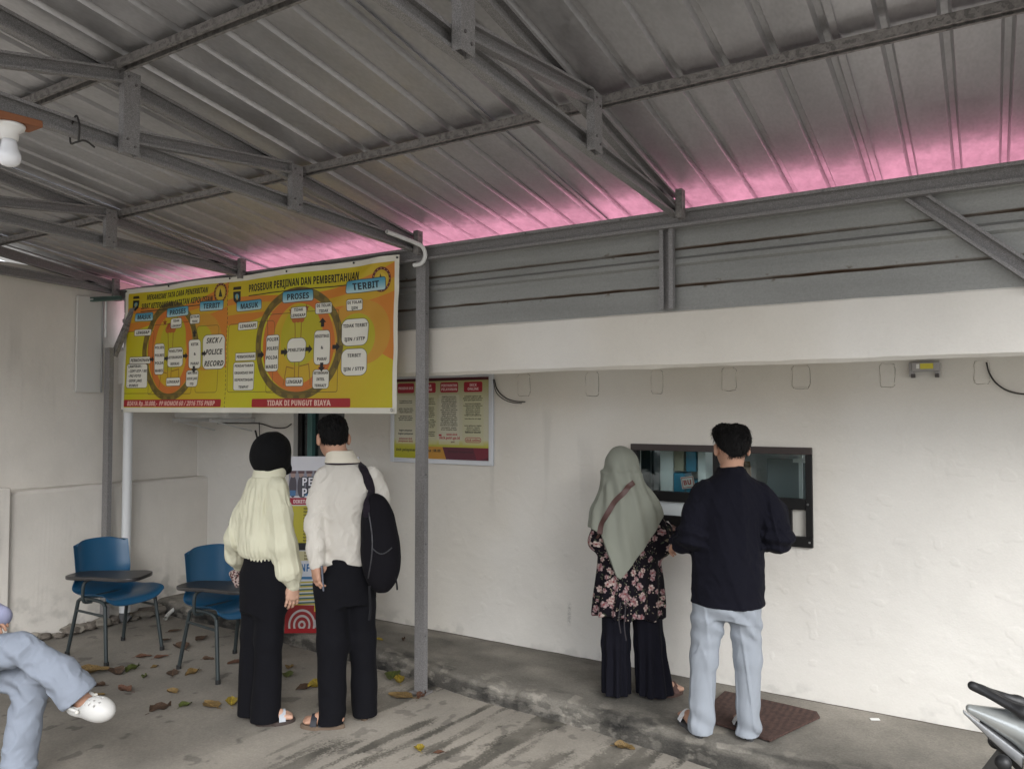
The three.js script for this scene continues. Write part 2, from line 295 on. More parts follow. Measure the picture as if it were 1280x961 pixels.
// ---------------------------------------------------------------- boundary wall at the yard's end
const side = thing('boundary_wall', 'tall cream plastered side wall with a low ledge and grimy foot', 'wall');
{
  const planar = (g) => { const p = g.attributes.position, uv = g.attributes.uv; for (let i = 0; i < p.count; i++) uv.setXY(i, (p.getZ(i) + 5) / 8, p.getY(i) / 3.4); return g; };
  mesh('upper_wall', planar(moved(boxg(.15, 2.86, 5.4, 1), -6.335, 1.4, -1.85)), mSide, side);
  // lower thick course with a rough top edge
  const n = 160, pos = [], uvs = [], idx = [], ring = [[-.05, -6.09], [.12, -6.10], [.5, -6.10], [1.09, -6.10], [1.112, -6.115], [1.115, -6.27]];
  for (let i = 0; i <= n; i++) { const z = -4.56 + 4.9 * i / n; ring.forEach(([y, x], j) => { pos.push(x + .012 * fbm(z * 3, j * 2, 4, 3), y + (j > 2 ? .010 * fbm(z * 5, j, 8, 3) + (z > -2.88 ? .0 : 0) : 0), z); uvs.push((z + 5) / 8, (y + (j === 5 ? .15 : 0)) / 3.4); }); }
  for (let i = 0; i < n; i++) for (let j = 0; j < 5; j++) { const a = i * 6 + j, b = a + 6; idx.push(a, b, a + 1, b, b + 1, a + 1); }
  let g = new THREE.BufferGeometry(); g.setAttribute('position', new THREE.Float32BufferAttribute(pos, 3)); g.setAttribute('uv', new THREE.Float32BufferAttribute(uvs, 2)); g.setIndex(idx); g = g.toNonIndexed(); g.computeVertexNormals();
  mesh('lower_wall', g, mSide, side);
  mesh('pier', planar(moved(rbox(.06, 1.18, .9, .012), -6.09, .56, -2.41)), mSide, side);
}
// crumbled mortar and stones along its foot
{
  const r = rng(21), geos = [0, 1, 2].map((k) => { const g = new THREE.IcosahedronGeometry(1, 1), p = g.attributes.position; for (let i = 0; i < p.count; i++) { const v = V(p.getX(i), p.getY(i), p.getZ(i)), f = 1 + .45 * noise(v.x * 1.7 + k * 9, v.y * 1.7, v.z * 1.7); p.setXYZ(i, v.x * f, v.y * f * .62, v.z * f); } g.computeVertexNormals(); return g; });
  const ms = [std([.20, .18, .15], .95), std([.28, .25, .21], .95), std([.14, .12, .10], .95)];
  for (let i = 0; i < 34; i++) {
    const t = i / 34, z = -2.75 - 1.75 * t + (r() - .5) * .06, s = .022 + r() * .042;
    const m = mesh('rubble_stone', geos[i % 3], ms[Math.floor(r() * 3)], null, [-6.03 + (r() - .5) * .09 + .02 * t, s * .5, z], [0, r() * 6, 0]); m.scale.set(s * (1 + r()), s, s * (1 + r() * .6));
    tag(m, 'lump of broken mortar lying along the foot of the cream side wall', 'stone', 'rubble along the side wall');
  }
}
// steel conduit box, plastic pipe and wires in that corner
const mPVC = std([.70, .71, .71], .45);
{
  const t = thing('drain_pipe', 'pale grey plastic pipe standing in the corner behind the blue chair', 'pipe', [-5.985, 0, -3.70]);
  mesh('pipe', moved(new THREE.CylinderGeometry(.036, .036, 2.3, 24), 0, 1.23, 0), mPVC, t);
  mesh('socket', moved(new THREE.CylinderGeometry(.043, .043, .1, 24), 0, .13, 0), mPVC, t);
  mesh('foot_bend', tube([[0, .1, 0], [0, .03, 0], [.03, 0.01, -.02]], .040, 8, 14), std([.10, .10, .10], .8), t);
  const o = thing('meter_panel', 'flat cream cover panel fixed high on the side wall by the corner post', 'panel', [-6.25, 2.25, -3.5]);
  mesh('cover', rbox(.03, .78, .2, .004), std([.60, .585, .55], .85), o, [.015, 0, 0]);
  mesh('edge_strip', rbox(.02, .78, .012, .003), std([.45, .45, .44], .35, .9), o, [.022, 0, -.108]);
  const cable = tube([[-6.2, 2.62, -3.62], [-6.19, 2.55, -3.615], [-6.2, 2.49, -3.62], [-6.2, 2.42, -3.62], [-6.18, 2.37, -3.61], [-6.2, 2.32, -3.62]], .009, 40, 8);
  tag(mesh('conduit', cable, std([.8, .8, .78], .3), null), 'short shiny white conduit snaking down beside the meter panel', 'conduit');
  const hose = tube([[-5.86, .03, -4.14], [-5.84, .05, -4.06], [-5.81, .03, -3.98], [-5.74, .018, -3.9]], .016, 24, 10);
  tag(mesh('hose', hose, std([.72, .72, .68], .5), null), 'short bent piece of white plastic pipe lying on the floor', 'pipe');
}
// air conditioner outside unit high on the wall behind the banner
{
  const a = thing('air_conditioner', 'white air conditioner outdoor unit bracketed under the lintel in the corner', 'air conditioner', [-5.78, 1.66, -4.545]);
  const mW = std([.62, .62, .60], .5);
  mesh('body', rbox(.72, .5, .26, .02), mW, a, [.06, .24, .24]);
  const fan = mesh('fan_grille', new THREE.TorusGeometry(.17, .012, 8, 32), std([.2, .2, .2], .6), a, [-.04, .25, .375]);
  for (let k = 1; k < 5; k++) mesh('ring', new THREE.TorusGeometry(.17 * k / 5, .004, 6, 28), std([.2, .2, .2], .6), fan);
  mesh('fan_disc', moved(new THREE.CylinderGeometry(.165, .165, .006, 28), 0, 0, 0, Math.PI / 2), std([.03, .03, .03], .7), a, [-.04, .25, .37]);
  const mB = std([.58, .58, .57], .5);
  for (const x of [-.2, .3]) { const b = mesh('bracket', rbox(.035, .03, .44, .003), mB, a, [x, -.03, .22]); mesh('brace', moved(boxg(.03, .008, .40), 0, -.05, 0, -.22), mB, b); }
}
const mWire = std([.03, .028, .026], .7);
function wire(pts, r, label, name = 'cable', grp) { return tag(mesh(name, tube(pts, r, 48, 6), mWire, null), label, 'cable', grp); }
wire([[-5.95, 1.60, -4.53], [-5.6, 1.60, -4.535], [-5.38, 1.60, -4.53], [-5.2, 1.565, -4.535], [-5.05, 1.57, -4.53], [-4.99, 1.60, -4.53]], .005, 'thin dark cable sagging along the wall to the dark glass door');
wire([[-5.39, 1.61, -4.53], [-5.37, 1.5, -4.52], [-5.36, 1.44, -4.52], [-5.31, 1.36, -4.53], [-5.27, 1.31, -4.53]], .004, 'thin cable dropping down the wall behind the black hijab');
{
  const t = thing('cable_knot', 'knotted end of dark cable hanging on the wall beside the black hijab', 'cable knot', [-5.37, 1.44, -4.515]);
  mesh('strand', tube([[-.05, .1, 0], [-.02, .04, .005], [0, 0, .008], [.01, -.05, .004], [0, -.12, 0]], .008, 24, 8), mWire, t);
  mesh('knot', new THREE.TorusGeometry(.016, .009, 8, 14), mWire, t, [0, 0, .008], [.4, .8, 0]);
}
wire([[-2.95, 1.93, -4.53], [-2.93, 1.86, -4.535], [-2.86, 1.80, -4.535], [-2.78, 1.775, -4.535], [-2.70, 1.77, -4.535]], .004, 'thin black cable looping from the lintel beside the framed notice board');
wire([[-2.96, 1.93, -4.53], [-2.94, 1.84, -4.54], [-2.88, 1.79, -4.54], [-2.80, 1.765, -4.54], [-2.73, 1.76, -4.54]], .003, 'second thin cable sagging just under the loop beside the notice board');
wire([[.0, 1.95, -4.53], [.01, 1.90, -4.535], [.035, 1.85, -4.535], [.08, 1.81, -4.535], [.14, 1.79, -4.535], [.24, 1.79, -4.535], [.34, 1.84, -4.53], [.38, 1.93, -4.53]], .0045, 'black cable hanging in a loop from the lintel over the bare wall');
// small wall terminal under the lintel
{
  const t = thing('wall_terminal', 'small grey metal lamp driver with a yellow sticker under the lintel', 'terminal box', [-.268, 1.925, -4.545]);
  const mS = std([.34, .33, .33], .45, .5);
  mesh('case', rbox(.13, .05, .05, .006), mS, t, [0, .01, .028]);
  mesh('sticker', boxg(.06, .028, .002), std([.62, .55, .06], .6), t, [.005, .012, .0545]);
  mesh('white_label', boxg(.014, .024, .002), std([.75, .75, .72], .6), t, [-.036, .012, .0545]);
  for (const x of [-.067, .052]) mesh('bracket', rbox(.024, .075, .03, .004), mS, t, [x, -.002, .016]);
  mesh('foot', rbox(.02, .02, .03, .003), std([.08, .07, .07], .6), t, [-.06, -.036, .02]);
  mesh('foot', rbox(.02, .02, .03, .003), std([.08, .07, .07], .6), t, [.05, -.036, .02]);
}
// ---------------------------------------------------------------- the steel canopy
const SL = .155, roofY = (z) => 2.815 + SL * (z + 3.72);
const spang = dataTex(512, 512, (u, v) => { const a = tnC(u, v), b = tnD(u, v), c = tnC(u * 2 + .2, v * 2 + .4), L = .60 + .16 * (a - .5) + .12 * (b - .5) + .22 * (c > .78 ? 1 : 0) - .16 * (c < .16 ? 1 : 0); return [L, L * .985, L * .975]; }, { repeat: [3, 3] });
const mSteel = std([.72, .72, .73], .5, .3, { map: spang });
const grime = (() => { const a = tileNoise(61, 30), b = tileNoise(62, 90), c = tileNoise(63, 8); return dataTex(512, 512, (u, v) => { const k = a(u, v) * .6 + b(u, v) * .4, d = sstep(.56, .66, k) * (.5 + .5 * c(u, v)), L = .66 + .12 * (b(u, v) - .5) - .20 * d; return [L, L * .98, L * .965]; }, { repeat: [2, 2] }); })();
const mSteelDirty = std([.56, .55, .545], .65, .2, { map: grime });
const roofTex = (() => { const a = tileNoise(31, 8), b = tileNoise(32, 40), c = tileNoise(33, 200); return dataTex(512, 512, (u, v) => { const s = .5 * (b(u * 1, v * .1) - .5), L = .80 + .08 * (a(u, v) - .5) + .07 * s + .05 * (c(u, v) - .5); return [L, L * .992, L * .985]; }, { repeat: [.7, .35] }); })();
const roofRough = (() => { const a = tileNoise(41, 10), b = tileNoise(42, 60); return dataTex(256, 256, (u, v) => .47 + .16 * (a(u, v) - .5) + .14 * (b(u, v) - .5), { srgb: false, repeat: [.7, .7] }); })();
const mRoof = std([.76, .765, .79], 1, .82, { map: roofTex, roughnessMap: roofRough });
const canopy = thing('canopy', 'lean-to canopy of ribbed metal sheets on galvanised steel trusses', 'canopy');
{ // roof sheets, each four ribs wide, lapped over the next
  const pitch = .175, n = 4, t = .0016, z0 = -4.06, z1 = .45;
  const line = []; for (let k = 0; k < n; k++) { const x = k * pitch; line.push([x, 0], [x + .126, 0], [x + .137, .021], [x + .157, .021], [x + .168, 0]); }
  line.push([n * pitch, 0], [n * pitch + .016, 0], [n * pitch + .018, -.005]);
  const prof = [...line, ...line.map(([x, y]) => [x, y + t]).reverse()];
  for (let k = -8; k < 4; k++) {
    const x = -1.115 + .70 * k, lift = (((k % 2) + 2) % 2) * .005;
    const g = sweep(prof, V(x, roofY(z0) + lift, z0), V(x, roofY(z1) + lift, z1), XX, UP);
    mesh('roof_sheet', g, mRoof, canopy);
  }
}
const up2 = V(0, 1, -SL).normalize();
for (const z of [-2.75, -1.75, -.75, .25]) mesh('purlin', sweep(CH(.05, .034, .003, .012), V(-6.3, roofY(z) - .019, z), V(1.7, roofY(z) - .019, z), ZZ, V(0, -1, 0)), mSteelDirty, canopy);
// the eaves: outer purlin under the overhang, wall plate
mesh('wall_plate', sweep(CH(.086, .038, .003, .016), V(-6.24, 2.676, -3.738), V(1.7, 2.676, -3.738), UP, ZZ), mSteel, canopy);
for (const x of [-2.2, -1.62, -.62, -.1, -3.9, -4.9]) mesh('bolt', moved(new THREE.CylinderGeometry(.006, .006, .008, 6), 0, 0, 0, Math.PI / 2), std([.2, .2, .2], .4, .8), canopy, [x, 2.708, -3.698]);
// cladding sheets under the plate, laid with ribs level
{
  const cladTex = dataTex(2048, 256, (u, v) => {
    const x = -6.2 + u * 9, y = 2.15 + v * .6, st = fbm(x * 1.3, y * 22, 3, 4), big = fbm(x * 1.1, y * 2, 5, 3);
    let L = .62 + .07 * big + .05 * st + .05 * (tnC(x * .8, y * .8) - .5), R = 0;
    for (const yy of [2.345, 2.535]) { const d = Math.abs(y - yy + .003 * noise(x * 8, yy, 1)); R = Math.max(R, sstep(.011, .003, d) * (.55 + .8 * fbm(x * 5, yy * 9, 2, 3))); const d2 = y - yy; R = Math.max(R, sstep(.03, 0, Math.abs(d2)) * sstep(.34, .5, fbm(x * 30, y * 30, 7, 3)) * .7); }
    R = clamp(R);
    return [L * (1 - R) + R * .30, L * 1.0 * (1 - R) + R * .225, L * (1 - R) * .985 + R * .17];
  }, { wrap: false });
  const mClad = std([.78, .79, .78], .5, .3, { map: cladTex });
  const t = .0016, line = [[2.17, 0]]; for (const y of [2.345, 2.535]) line.push([y - .006, 0], [y, -.007], [y + .006, 0], [y + .06, .003], [y + .10, .003], [y + .112, .016], [y + .135, .016], [y + .15, .001]);
  line.push([2.724, 0]); const prof = [...line, ...line.map(([a, b]) => [a, b - t]).reverse()];
  for (const [a, b, dz] of [[-6.2, -4.2, 0], [-4.205, -1.2, -.002], [-1.205, 1.7, 0]]) {
    const g = sweep(prof, V(a, 0, -3.782 + dz), V(b, 0, -3.782 + dz), UP, ZZ), p = g.attributes.position, uv = g.attributes.uv;
    for (let i = 0; i < p.count; i++) uv.setXY(i, (p.getX(i) + 6.2) / 9, (p.getY(i) - 2.15) / .6); mesh('cladding_sheet', g, mClad, canopy);
  }
}
mesh('stud', sweep(CH(.072, .034, .003, .022), V(-1.383, 2.226, -3.763), V(-1.383, 2.634, -3.763), XX, ZZ), mSteel, canopy);
mesh('brace', sweep(CH(.072, .034, .003, .014), V(-.275, 2.66, -3.768), V(.21, 2.222, -3.768), UP, ZZ), mSteel, canopy);
// posts
{
  const post = (x, z, y1) => { const g = sweep(CH(.072, .037, .003, .012), V(x, 0, z), V(x, y1, z), XX, V(0, 0, -1)); const p = mesh('post', g, mSteel, canopy); return p; };
  const p = post(-2.95, -3.70, 2.632);
  for (const y of [.35, .9, 1.32, 1.9, 2.3]) mesh('screw', moved(new THREE.CylinderGeometry(.005, .005, .006, 6), 0, 0, 0, 0, 0, Math.PI / 2), std([.15, .15, .15], .5, .5), p, [-2.95 + .0375, y, -3.712]);
  mesh('base_plate', rbox(.11, .012, .09, .002), mSteelDirty, p, [-2.95, .008, -3.72]);
  post(-6.04, -3.545, 2.22);
  mesh('brace', sweep(CH(.06, .03), V(-6.03, 2.16, -3.58), V(-5.86, 2.66, -3.69), XX, V(0, 0, -1)), mSteelDirty, canopy);
  mesh('post', sweep(CH(.08, .04), V(1.64, 0, -3.70), V(1.64, 2.645, -3.70), XX, V(0, 0, -1)), mSteel, canopy);
  mesh('tie_bar', sweep(CH(.035, .03), V(-6.25, 2.62, -3.52), V(-5.94, 2.62, -3.60), UP, ZZ), std([.08, .13, .11], .6, .2), canopy);
}
for (const x of [-6.1, 1.62]) mesh('post', sweep(CH(.08, .04), V(x, 0, .36), V(x, 2.83, .36), XX, ZZ), mSteel, canopy);
mesh('front_beam', sweep(CH(.10, .04), V(-6.2, 2.80, .405), V(1.7, 2.80, .405), UP, ZZ), mSteel, canopy);
// trusses across the canopy
const screwG = moved(new THREE.CylinderGeometry(.0055, .0055, .005, 6), 0, 0, 0, 0, 0, Math.PI / 2), mScrew = std([.16, .15, .15], .5, .5);
const botY = (z) => 2.715 + .0375 * (z + 3.7);
[[-6.15], [-4.58], [-2.96], [-1.30], [.34]].forEach(([x], ti) => {
  const tr = sub('truss', canopy), zE = .40, xv = x, W = .07, D = .034, nx = V(-1, 0, 0), px = V(1, 0, 0);
  mesh('bottom_chord', sweep(CH(W, D, .003, .013), V(x - D, botY(-3.71), -3.71), V(x - D, botY(zE), zE), UP, px), mSteel, tr);
  mesh('top_chord', sweep(CH(W, D, .003, .013), V(x - D, roofY(-3.69) - .074, -3.69), V(x - D, roofY(zE) - .074, zE), UP, px), mSteel, tr);
  const zs = [-2.68, -1.80, -.92, -.04];
  zs.forEach((z, i) => {
    mesh('web', sweep(CH(W, D), V(x + .0365, botY(z) - .045, z), V(x + .0365, roofY(z) - .037, z), ZZ, nx), mSteel, tr);
    if (i < 3 && x < 0) for (const [dz, yy] of [[-.016, botY(z) - .012], [.016, botY(z) + .012], [-.016, roofY(z) - .085], [.016, roofY(z) - .06]]) mesh('screw', screwG, mScrew, tr, [x + .0385, yy, z + dz]);
    if (i < zs.length - 1) mesh('diagonal', sweep(CH(.058, .03), V(x + .002, botY(zs[i + 1]) + .035, zs[i + 1] - .03), V(x + .002, roofY(z) - .055, z + .02), UP, px), mSteel, tr);
  });
  mesh('end_web', sweep(CH(.05, D), V(x + .0365, 2.66, -3.66), V(x + .0365, roofY(-3.66) - .02, -3.66), ZZ, nx), mSteelDirty, tr);
});
// lamp under the second truss
{
  const l = thing('light_bulb', 'white bulb in a white holder on a scrap of wood under the truss', 'lamp', [-2.975, 2.762, -1.37]);
  const mW = std([.80, .79, .77], .4);
  mesh('wood_block', moved(rbox(.10, .026, .18, .004), 0, -.013, 0, .05), std([.26, .10, .045], .75), l);
  const pts = [[0, 0], [.048, 0], [.05, -.006], [.046, -.018], [.030, -.030], [.028, -.056], [0, -.058]].map(([r, y]) => new THREE.Vector2(r, y));
  mesh('holder', new THREE.LatheGeometry(pts, 28), mW, l, [0, -.027, .0]);
  const bp = [[0, -.06], [.024, -.058], [.026, -.075], [.0285, -.088], [.034, -.100], [.0385, -.113], [.0385, -.126], [.033, -.141], [.022, -.150], [.010, -.1535], [0, -.154]].map(([r, y]) => new THREE.Vector2(r, y));
  mesh('bulb', new THREE.LatheGeometry(bp, 32), phys([.86, .87, .90], .25, 0, { clearcoat: .4 }), l, [0, -.027, 0]);
  const t = tag(mesh('cable_tie', tube([[-2.945, 2.735, -1.60], [-2.942, 2.80, -1.60], [-2.965, 2.84, -1.60], [-3.0, 2.80, -1.60], [-3.0, 2.74, -1.60], [-2.955, 2.735, -1.598], [-2.94, 2.745, -1.62], [-2.94, 2.73, -1.66]], .004, 50, 6), mWire, null), 'black cable tie looped round the lower truss chord beside the bulb', 'cable tie');
  tag(mesh('conduit', tube([[-2.93, 2.74, -3.36], [-2.92, 2.728, -3.5], [-2.915, 2.72, -3.59], [-2.90, 2.70, -3.655], [-2.90, 2.655, -3.68], [-2.92, 2.61, -3.675], [-2.98, 2.60, -3.668]], .013, 40, 10), std([.72, .72, .70], .4), null), 'white plastic conduit elbow at the top of the steel post', 'conduit');
}
// ---------------------------------------------------------------- printed banners and notice board
function rr(c, x, y, w, h, r, fill, stroke, lw = 2) { c.beginPath(); c.moveTo(x + r, y); c.arcTo(x + w, y, x + w, y + h, r); c.arcTo(x + w, y + h, x, y + h, r); c.arcTo(x, y + h, x, y, r); c.arcTo(x, y, x + w, y, r); c.closePath(); if (fill) { c.fillStyle = fill; c.fill(); } if (stroke) { c.strokeStyle = stroke; c.lineWidth = lw; c.stroke(); } }
function txt(c, s, x, y, size, color, { bold = true, italic = false, align = 'center', max } = {}) { c.font = `${italic ? 'italic ' : ''}${bold ? 'bold ' : ''}${size}px sans-serif`; c.textAlign = align; c.textBaseline = 'middle'; c.fillStyle = color; if (bold) { c.strokeStyle = color; c.lineWidth = size * .03; if (max) c.strokeText(s, x, y, max); else c.strokeText(s, x, y); } if (max) c.fillText(s, x, y, max); else c.fillText(s, x, y); }
function arrow(c, x, y, s, a) { c.save(); c.translate(x, y); c.rotate(a); c.fillStyle = '#120c08'; c.beginPath(); c.moveTo(-s, -s * .45); c.lineTo(0, -s * .45); c.lineTo(0, -s); c.lineTo(s, 0); c.lineTo(0, s); c.lineTo(0, s * .45); c.lineTo(-s, s * .45); c.closePath(); c.fill(); c.restore(); }
function star(c, x, y, r, f) { c.fillStyle = f; c.beginPath(); for (let k = 0; k < 10; k++) { const a = -Math.PI / 2 + k * Math.PI / 5, q = k % 2 ? r * .42 : r; c.lineTo(x + q * Math.cos(a), y + q * Math.sin(a)); } c.closePath(); c.fill(); }
function shield(c, x, y, w) { c.fillStyle = '#241a10'; c.fillRect(x - w * .55, y - w * .95, w * 1.1, w * .28); c.beginPath(); c.moveTo(x - w * .5, y - w * .5); c.lineTo(x + w * .5, y - w * .5); c.lineTo(x + w * .45, y + w * .35); c.lineTo(x, y + w * .75); c.lineTo(x - w * .45, y + w * .35); c.closePath(); c.fillStyle = '#1a1712'; c.fill(); c.beginPath(); c.arc(x, y - w * .02, w * .26, 0, 7); c.fillStyle = '#4d93a8'; c.fill(); c.fillStyle = '#b99a2c'; c.fillRect(x - w * .08, y - w * .2, w * .16, w * .5); }
function roundel(c, x, y, r) { c.beginPath(); c.arc(x, y, r, 0, 7); c.fillStyle = '#5d1a10'; c.fill(); c.beginPath(); c.arc(x, y, r * .78, 0, 7); c.fillStyle = '#c9a92b'; c.fill(); c.beginPath(); c.arc(x, y, r * .55, 0, 7); c.fillStyle = '#d2b53a'; c.fill(); c.fillStyle = '#2a2a14'; c.beginPath(); c.moveTo(x - r * .1, y - r * .5); c.lineTo(x + r * .3, y + r * .4); c.lineTo(x - r * .3, y + r * .35); c.closePath(); c.fill(); for (let k = 0; k < 16; k++) { const a = k / 16 * 6.283; c.fillStyle = '#d9c48a'; c.fillRect(x + Math.cos(a) * r * .88 - 2, y + Math.sin(a) * r * .88 - 2, 4, 4); } }
function pill(c, s, x, y, w, h) { const g = c.createLinearGradient(0, y - h / 2, 0, y + h / 2); g.addColorStop(0, '#3f8fae'); g.addColorStop(.5, '#7fb6c6'); g.addColorStop(1, '#c3d7d8'); rr(c, x - w / 2, y - h / 2, w, h, 12, g, '#2b3f3f', 3); txt(c, s, x, y + 1, h * .72, '#10222c', { max: w * .9 }); }
function card(c, x, y, w, h, lines, size, opt = {}) { rr(c, x - w / 2, y - h / 2, w, h, Math.min(w, h) * (opt.r ?? .2), '#e6e3d6', '#3a3426', 2.5); lines.forEach((l, i) => txt(c, l, opt.left ? x - w / 2 + 14 : x, y - h / 2 + h * (i + .5 + (lines.length > 1 ? 0 : 0)) / lines.length, size, '#2c2a24', { italic: opt.italic, align: opt.left ? 'left' : 'center', max: w * .9 })); }
const bannerTex = canvasTex(2048, 700, (c, W, H) => {
  c.fillStyle = '#e4e0d2'; c.fillRect(0, 0, W, H);
  const mx = 26, my = 26; c.save(); c.beginPath(); c.rect(mx, my, W - 2 * mx, H - 2 * my); c.clip();
  const half = (ox, w, k) => {
    c.save(); c.beginPath(); c.rect(ox, 0, w, H); c.clip();
    c.fillStyle = '#c6c014'; c.fillRect(ox, 0, w, H); const og = c.createLinearGradient(ox, 0, ox + w, H); og.addColorStop(0, 'rgba(206,140,30,.40)'); og.addColorStop(.35, 'rgba(206,140,30,0)'); og.addColorStop(.7, 'rgba(206,120,34,.35)'); og.addColorStop(1, 'rgba(206,140,30,.1)'); c.fillStyle = og; c.fillRect(ox, 0, w, H);
    // orange swirls over the lime ground
    c.fillStyle = '#cf7f24'; c.beginPath(); c.moveTo(ox, 120); c.bezierCurveTo(ox + w * .2, 60, ox + w * .5, 230, ox + w, 20); c.lineTo(ox + w, 470); c.bezierCurveTo(ox + w * .86, 430, ox + w * .7, 250, ox + w * .6, 200); c.bezierCurveTo(ox + w * .4, 150, ox + w * .2, 250, ox, 250); c.closePath(); c.fill();
    c.fillStyle = '#c9a01c'; c.beginPath(); c.moveTo(ox, 150); c.bezierCurveTo(ox + w * .3, 110, ox + w * .5, 240, ox + w, 90); c.lineTo(ox + w, 150); c.bezierCurveTo(ox + w * .6, 260, ox + w * .3, 170, ox, 200); c.fill();
    c.fillStyle = '#c8922a'; c.beginPath(); c.ellipse(ox + w * .8, 330, w * .16, 150, 0, 0, 7); c.fill(); c.fillStyle = '#b7ac18'; c.beginPath(); c.ellipse(ox + w * .78, 350, w * .10, 110, 0, 0, 7); c.fill();
    const cx = ox + w * (k ? .455 : .48), cy = 366;
    c.lineWidth = 40; c.strokeStyle = '#6d5a1e'; c.beginPath(); c.ellipse(cx, cy, w * .245, 252, 0, 0, 7); c.stroke();
    c.strokeStyle = '#8a7a26'; c.lineWidth = 8; for (let a = 0; a < 44; a++) { const q = a / 44 * 6.283; c.beginPath(); c.ellipse(cx + Math.cos(q) * w * .25, cy + Math.sin(q) * 258, 10, 20, q, 0, 7); c.fillStyle = a % 2 ? '#5f511c' : '#7c6a22'; c.fill(); }
    c.fillStyle = '#cc7026'; c.beginPath(); c.ellipse(cx, cy, w * .215, 232, 0, 0, 7); c.fill();
    c.fillStyle = '#c9a51d'; c.beginPath(); c.ellipse(cx, cy, w * .155, 195, 0, 0, 7); c.fill(); c.fillStyle = '#b9ae18'; c.beginPath(); c.ellipse(cx + 20, cy - 40, w * .12, 150, .3, 0, 7); c.fill();
    // monument line drawing
    c.strokeStyle = '#8d651c'; c.lineWidth = 5; c.beginPath(); c.moveTo(cx - 22, cy - 110); c.lineTo(cx - 10, cy + 190); c.moveTo(cx + 22, cy - 110); c.lineTo(cx + 14, cy + 190); c.moveTo(cx - 90, cy + 200); c.lineTo(cx - 70, cy + 110); c.lineTo(cx - 20, cy + 120); c.moveTo(cx + 90, cy + 200); c.lineTo(cx + 80, cy + 100); c.lineTo(cx + 20, cy + 110); c.stroke();
    for (let q = 0; q < 5; q++) { c.beginPath(); c.arc(cx + (q - 2) * 12, cy - 120 - (q % 2) * 16, 20, 0, 7); c.fillStyle = q % 2 ? '#a04a1c' : '#b3611f'; c.fill(); }
    star(c, cx - 52, cy - 160, 20, '#8a3c17'); star(c, cx + 56, cy - 168, 20, '#8a3c17');
    c.strokeStyle = '#4b3a16'; c.lineWidth = 2.5; rr(c, ox + 12, 245, w * .30, 350, 18, null, '#5b4a18', 2.5); rr(c, ox + w * .27, 215, w * .42, 385, 10, null, '#4b3a16', 2.5); if (!k) rr(c, ox + w * .73, 245, w * .2, 350, 18, null, '#5b4a18', 2.5);
    c.restore();
  };
  half(0, 905, 0); half(905, 1143, 1);
  c.strokeStyle = '#3c3413'; c.setLineDash([14, 9]); c.lineWidth = 3; c.beginPath(); c.moveTo(905, 20); c.lineTo(905, 680); c.stroke(); c.setLineDash([]);
  // left half
  shield(c, 92, 92, 52); roundel(c, 842, 78, 52);
  txt(c, 'MEKANISME TATA CARA PENERBITAN', 470, 56, 40, '#1d160a', { italic: true, max: 540 }); txt(c, 'SURAT KETERANGAN CATATAN KEPOLISIAN', 460, 104, 42, '#1d160a', { italic: true, max: 640 }); c.fillStyle = '#3a240c'; c.fillRect(140, 130, 640, 5); c.save(); c.transform(1, 0, 0, .9, 0, -26);
  pill(c, 'MASUK', 185, 212, 170, 52); pill(c, 'PROSES', 490, 200, 190, 56); pill(c, 'TERBIT', 775, 186, 190, 56);
  card(c, 180, 310, 150, 40, ['LENGKAP'], 26, { italic: true }); card(c, 165, 483, 190, 42, ['PERMOHONAN'], 27, { italic: true, r: .1 });
  card(c, 140, 580, 190, 150, ['LAMPIRAN :', '- COPY KTP / KK', '- PAS FOTO', '- SIDIK JARI', '- RUMUS'], 23, { left: true, italic: true, r: .12 });
  card(c, 340, 480, 84, 190, ['POLSEK', 'POLRES', 'POLDA', 'MABES'], 24); card(c, 480, 474, 130, 116, ['PENELITIAN', 'KETERANGAN', 'BERKAS'], 21); card(c, 640, 462, 96, 170, ['KETIK', '&', 'PARAF'], 22);
  card(c, 480, 268, 92, 60, ['TIDAK', 'LENGKAP'], 18); card(c, 640, 256, 84, 54, ['DI TOLAK', 'TIDAK'], 17); card(c, 470, 700 - 78, 120, 50, ['LENGKAP'], 24); card(c, 625, 606, 100, 98, ['MATERAI', 'SIDIK JARI', 'TTD'], 19);
  card(c, 800, 455, 190, 200, ['SKCK /', 'POLICE', 'RECORD'], 42, { italic: true });
  for (const [x, y, a] of [[275, 480, 0], [402, 478, 0], [565, 470, 0], [715, 462, 0], [640, 340, -1.57], [632, 552, 1.57]]) arrow(c, x, y, 20, a);
  c.restore(); rr(c, 26, 622 + 8, 850, 40, 8, '#a3161f'); txt(c, 'BIAYA Rp. 30.000,-  PP NOMOR 60 / 2016 TTG PNBP', 440, 651, 34, '#e2b9ab', { italic: true, max: 770 });
  // right half
  shield(c, 975, 105, 54); roundel(c, 1945, 100, 56);
  txt(c, 'PROSEDUR PERIJINAN DAN PEMBERITAHUAN', 1440, 70, 50, '#191309', { max: 760 }); c.fillStyle = '#3a240c'; c.fillRect(1060, 104, 770, 5); c.save(); c.transform(1, 0, 0, .9, 0, -26);
  pill(c, 'MASUK', 1065, 202, 190, 56); pill(c, 'PROSES', 1420, 182, 210, 60); pill(c, 'TERBIT', 1855, 160, 230, 64);
  card(c, 1060, 316, 150, 44, ['LENGKAPI'], 26); card(c, 1050, 490, 150, 44, ['PERMOHONAN'], 23, { r: .1 }); card(c, 1040, 600, 156, 160, ['PENDAFTARAN', 'ORGANISASI DAN', 'KEPENTINGAN', 'TEMPAT'], 20, { r: .1 });
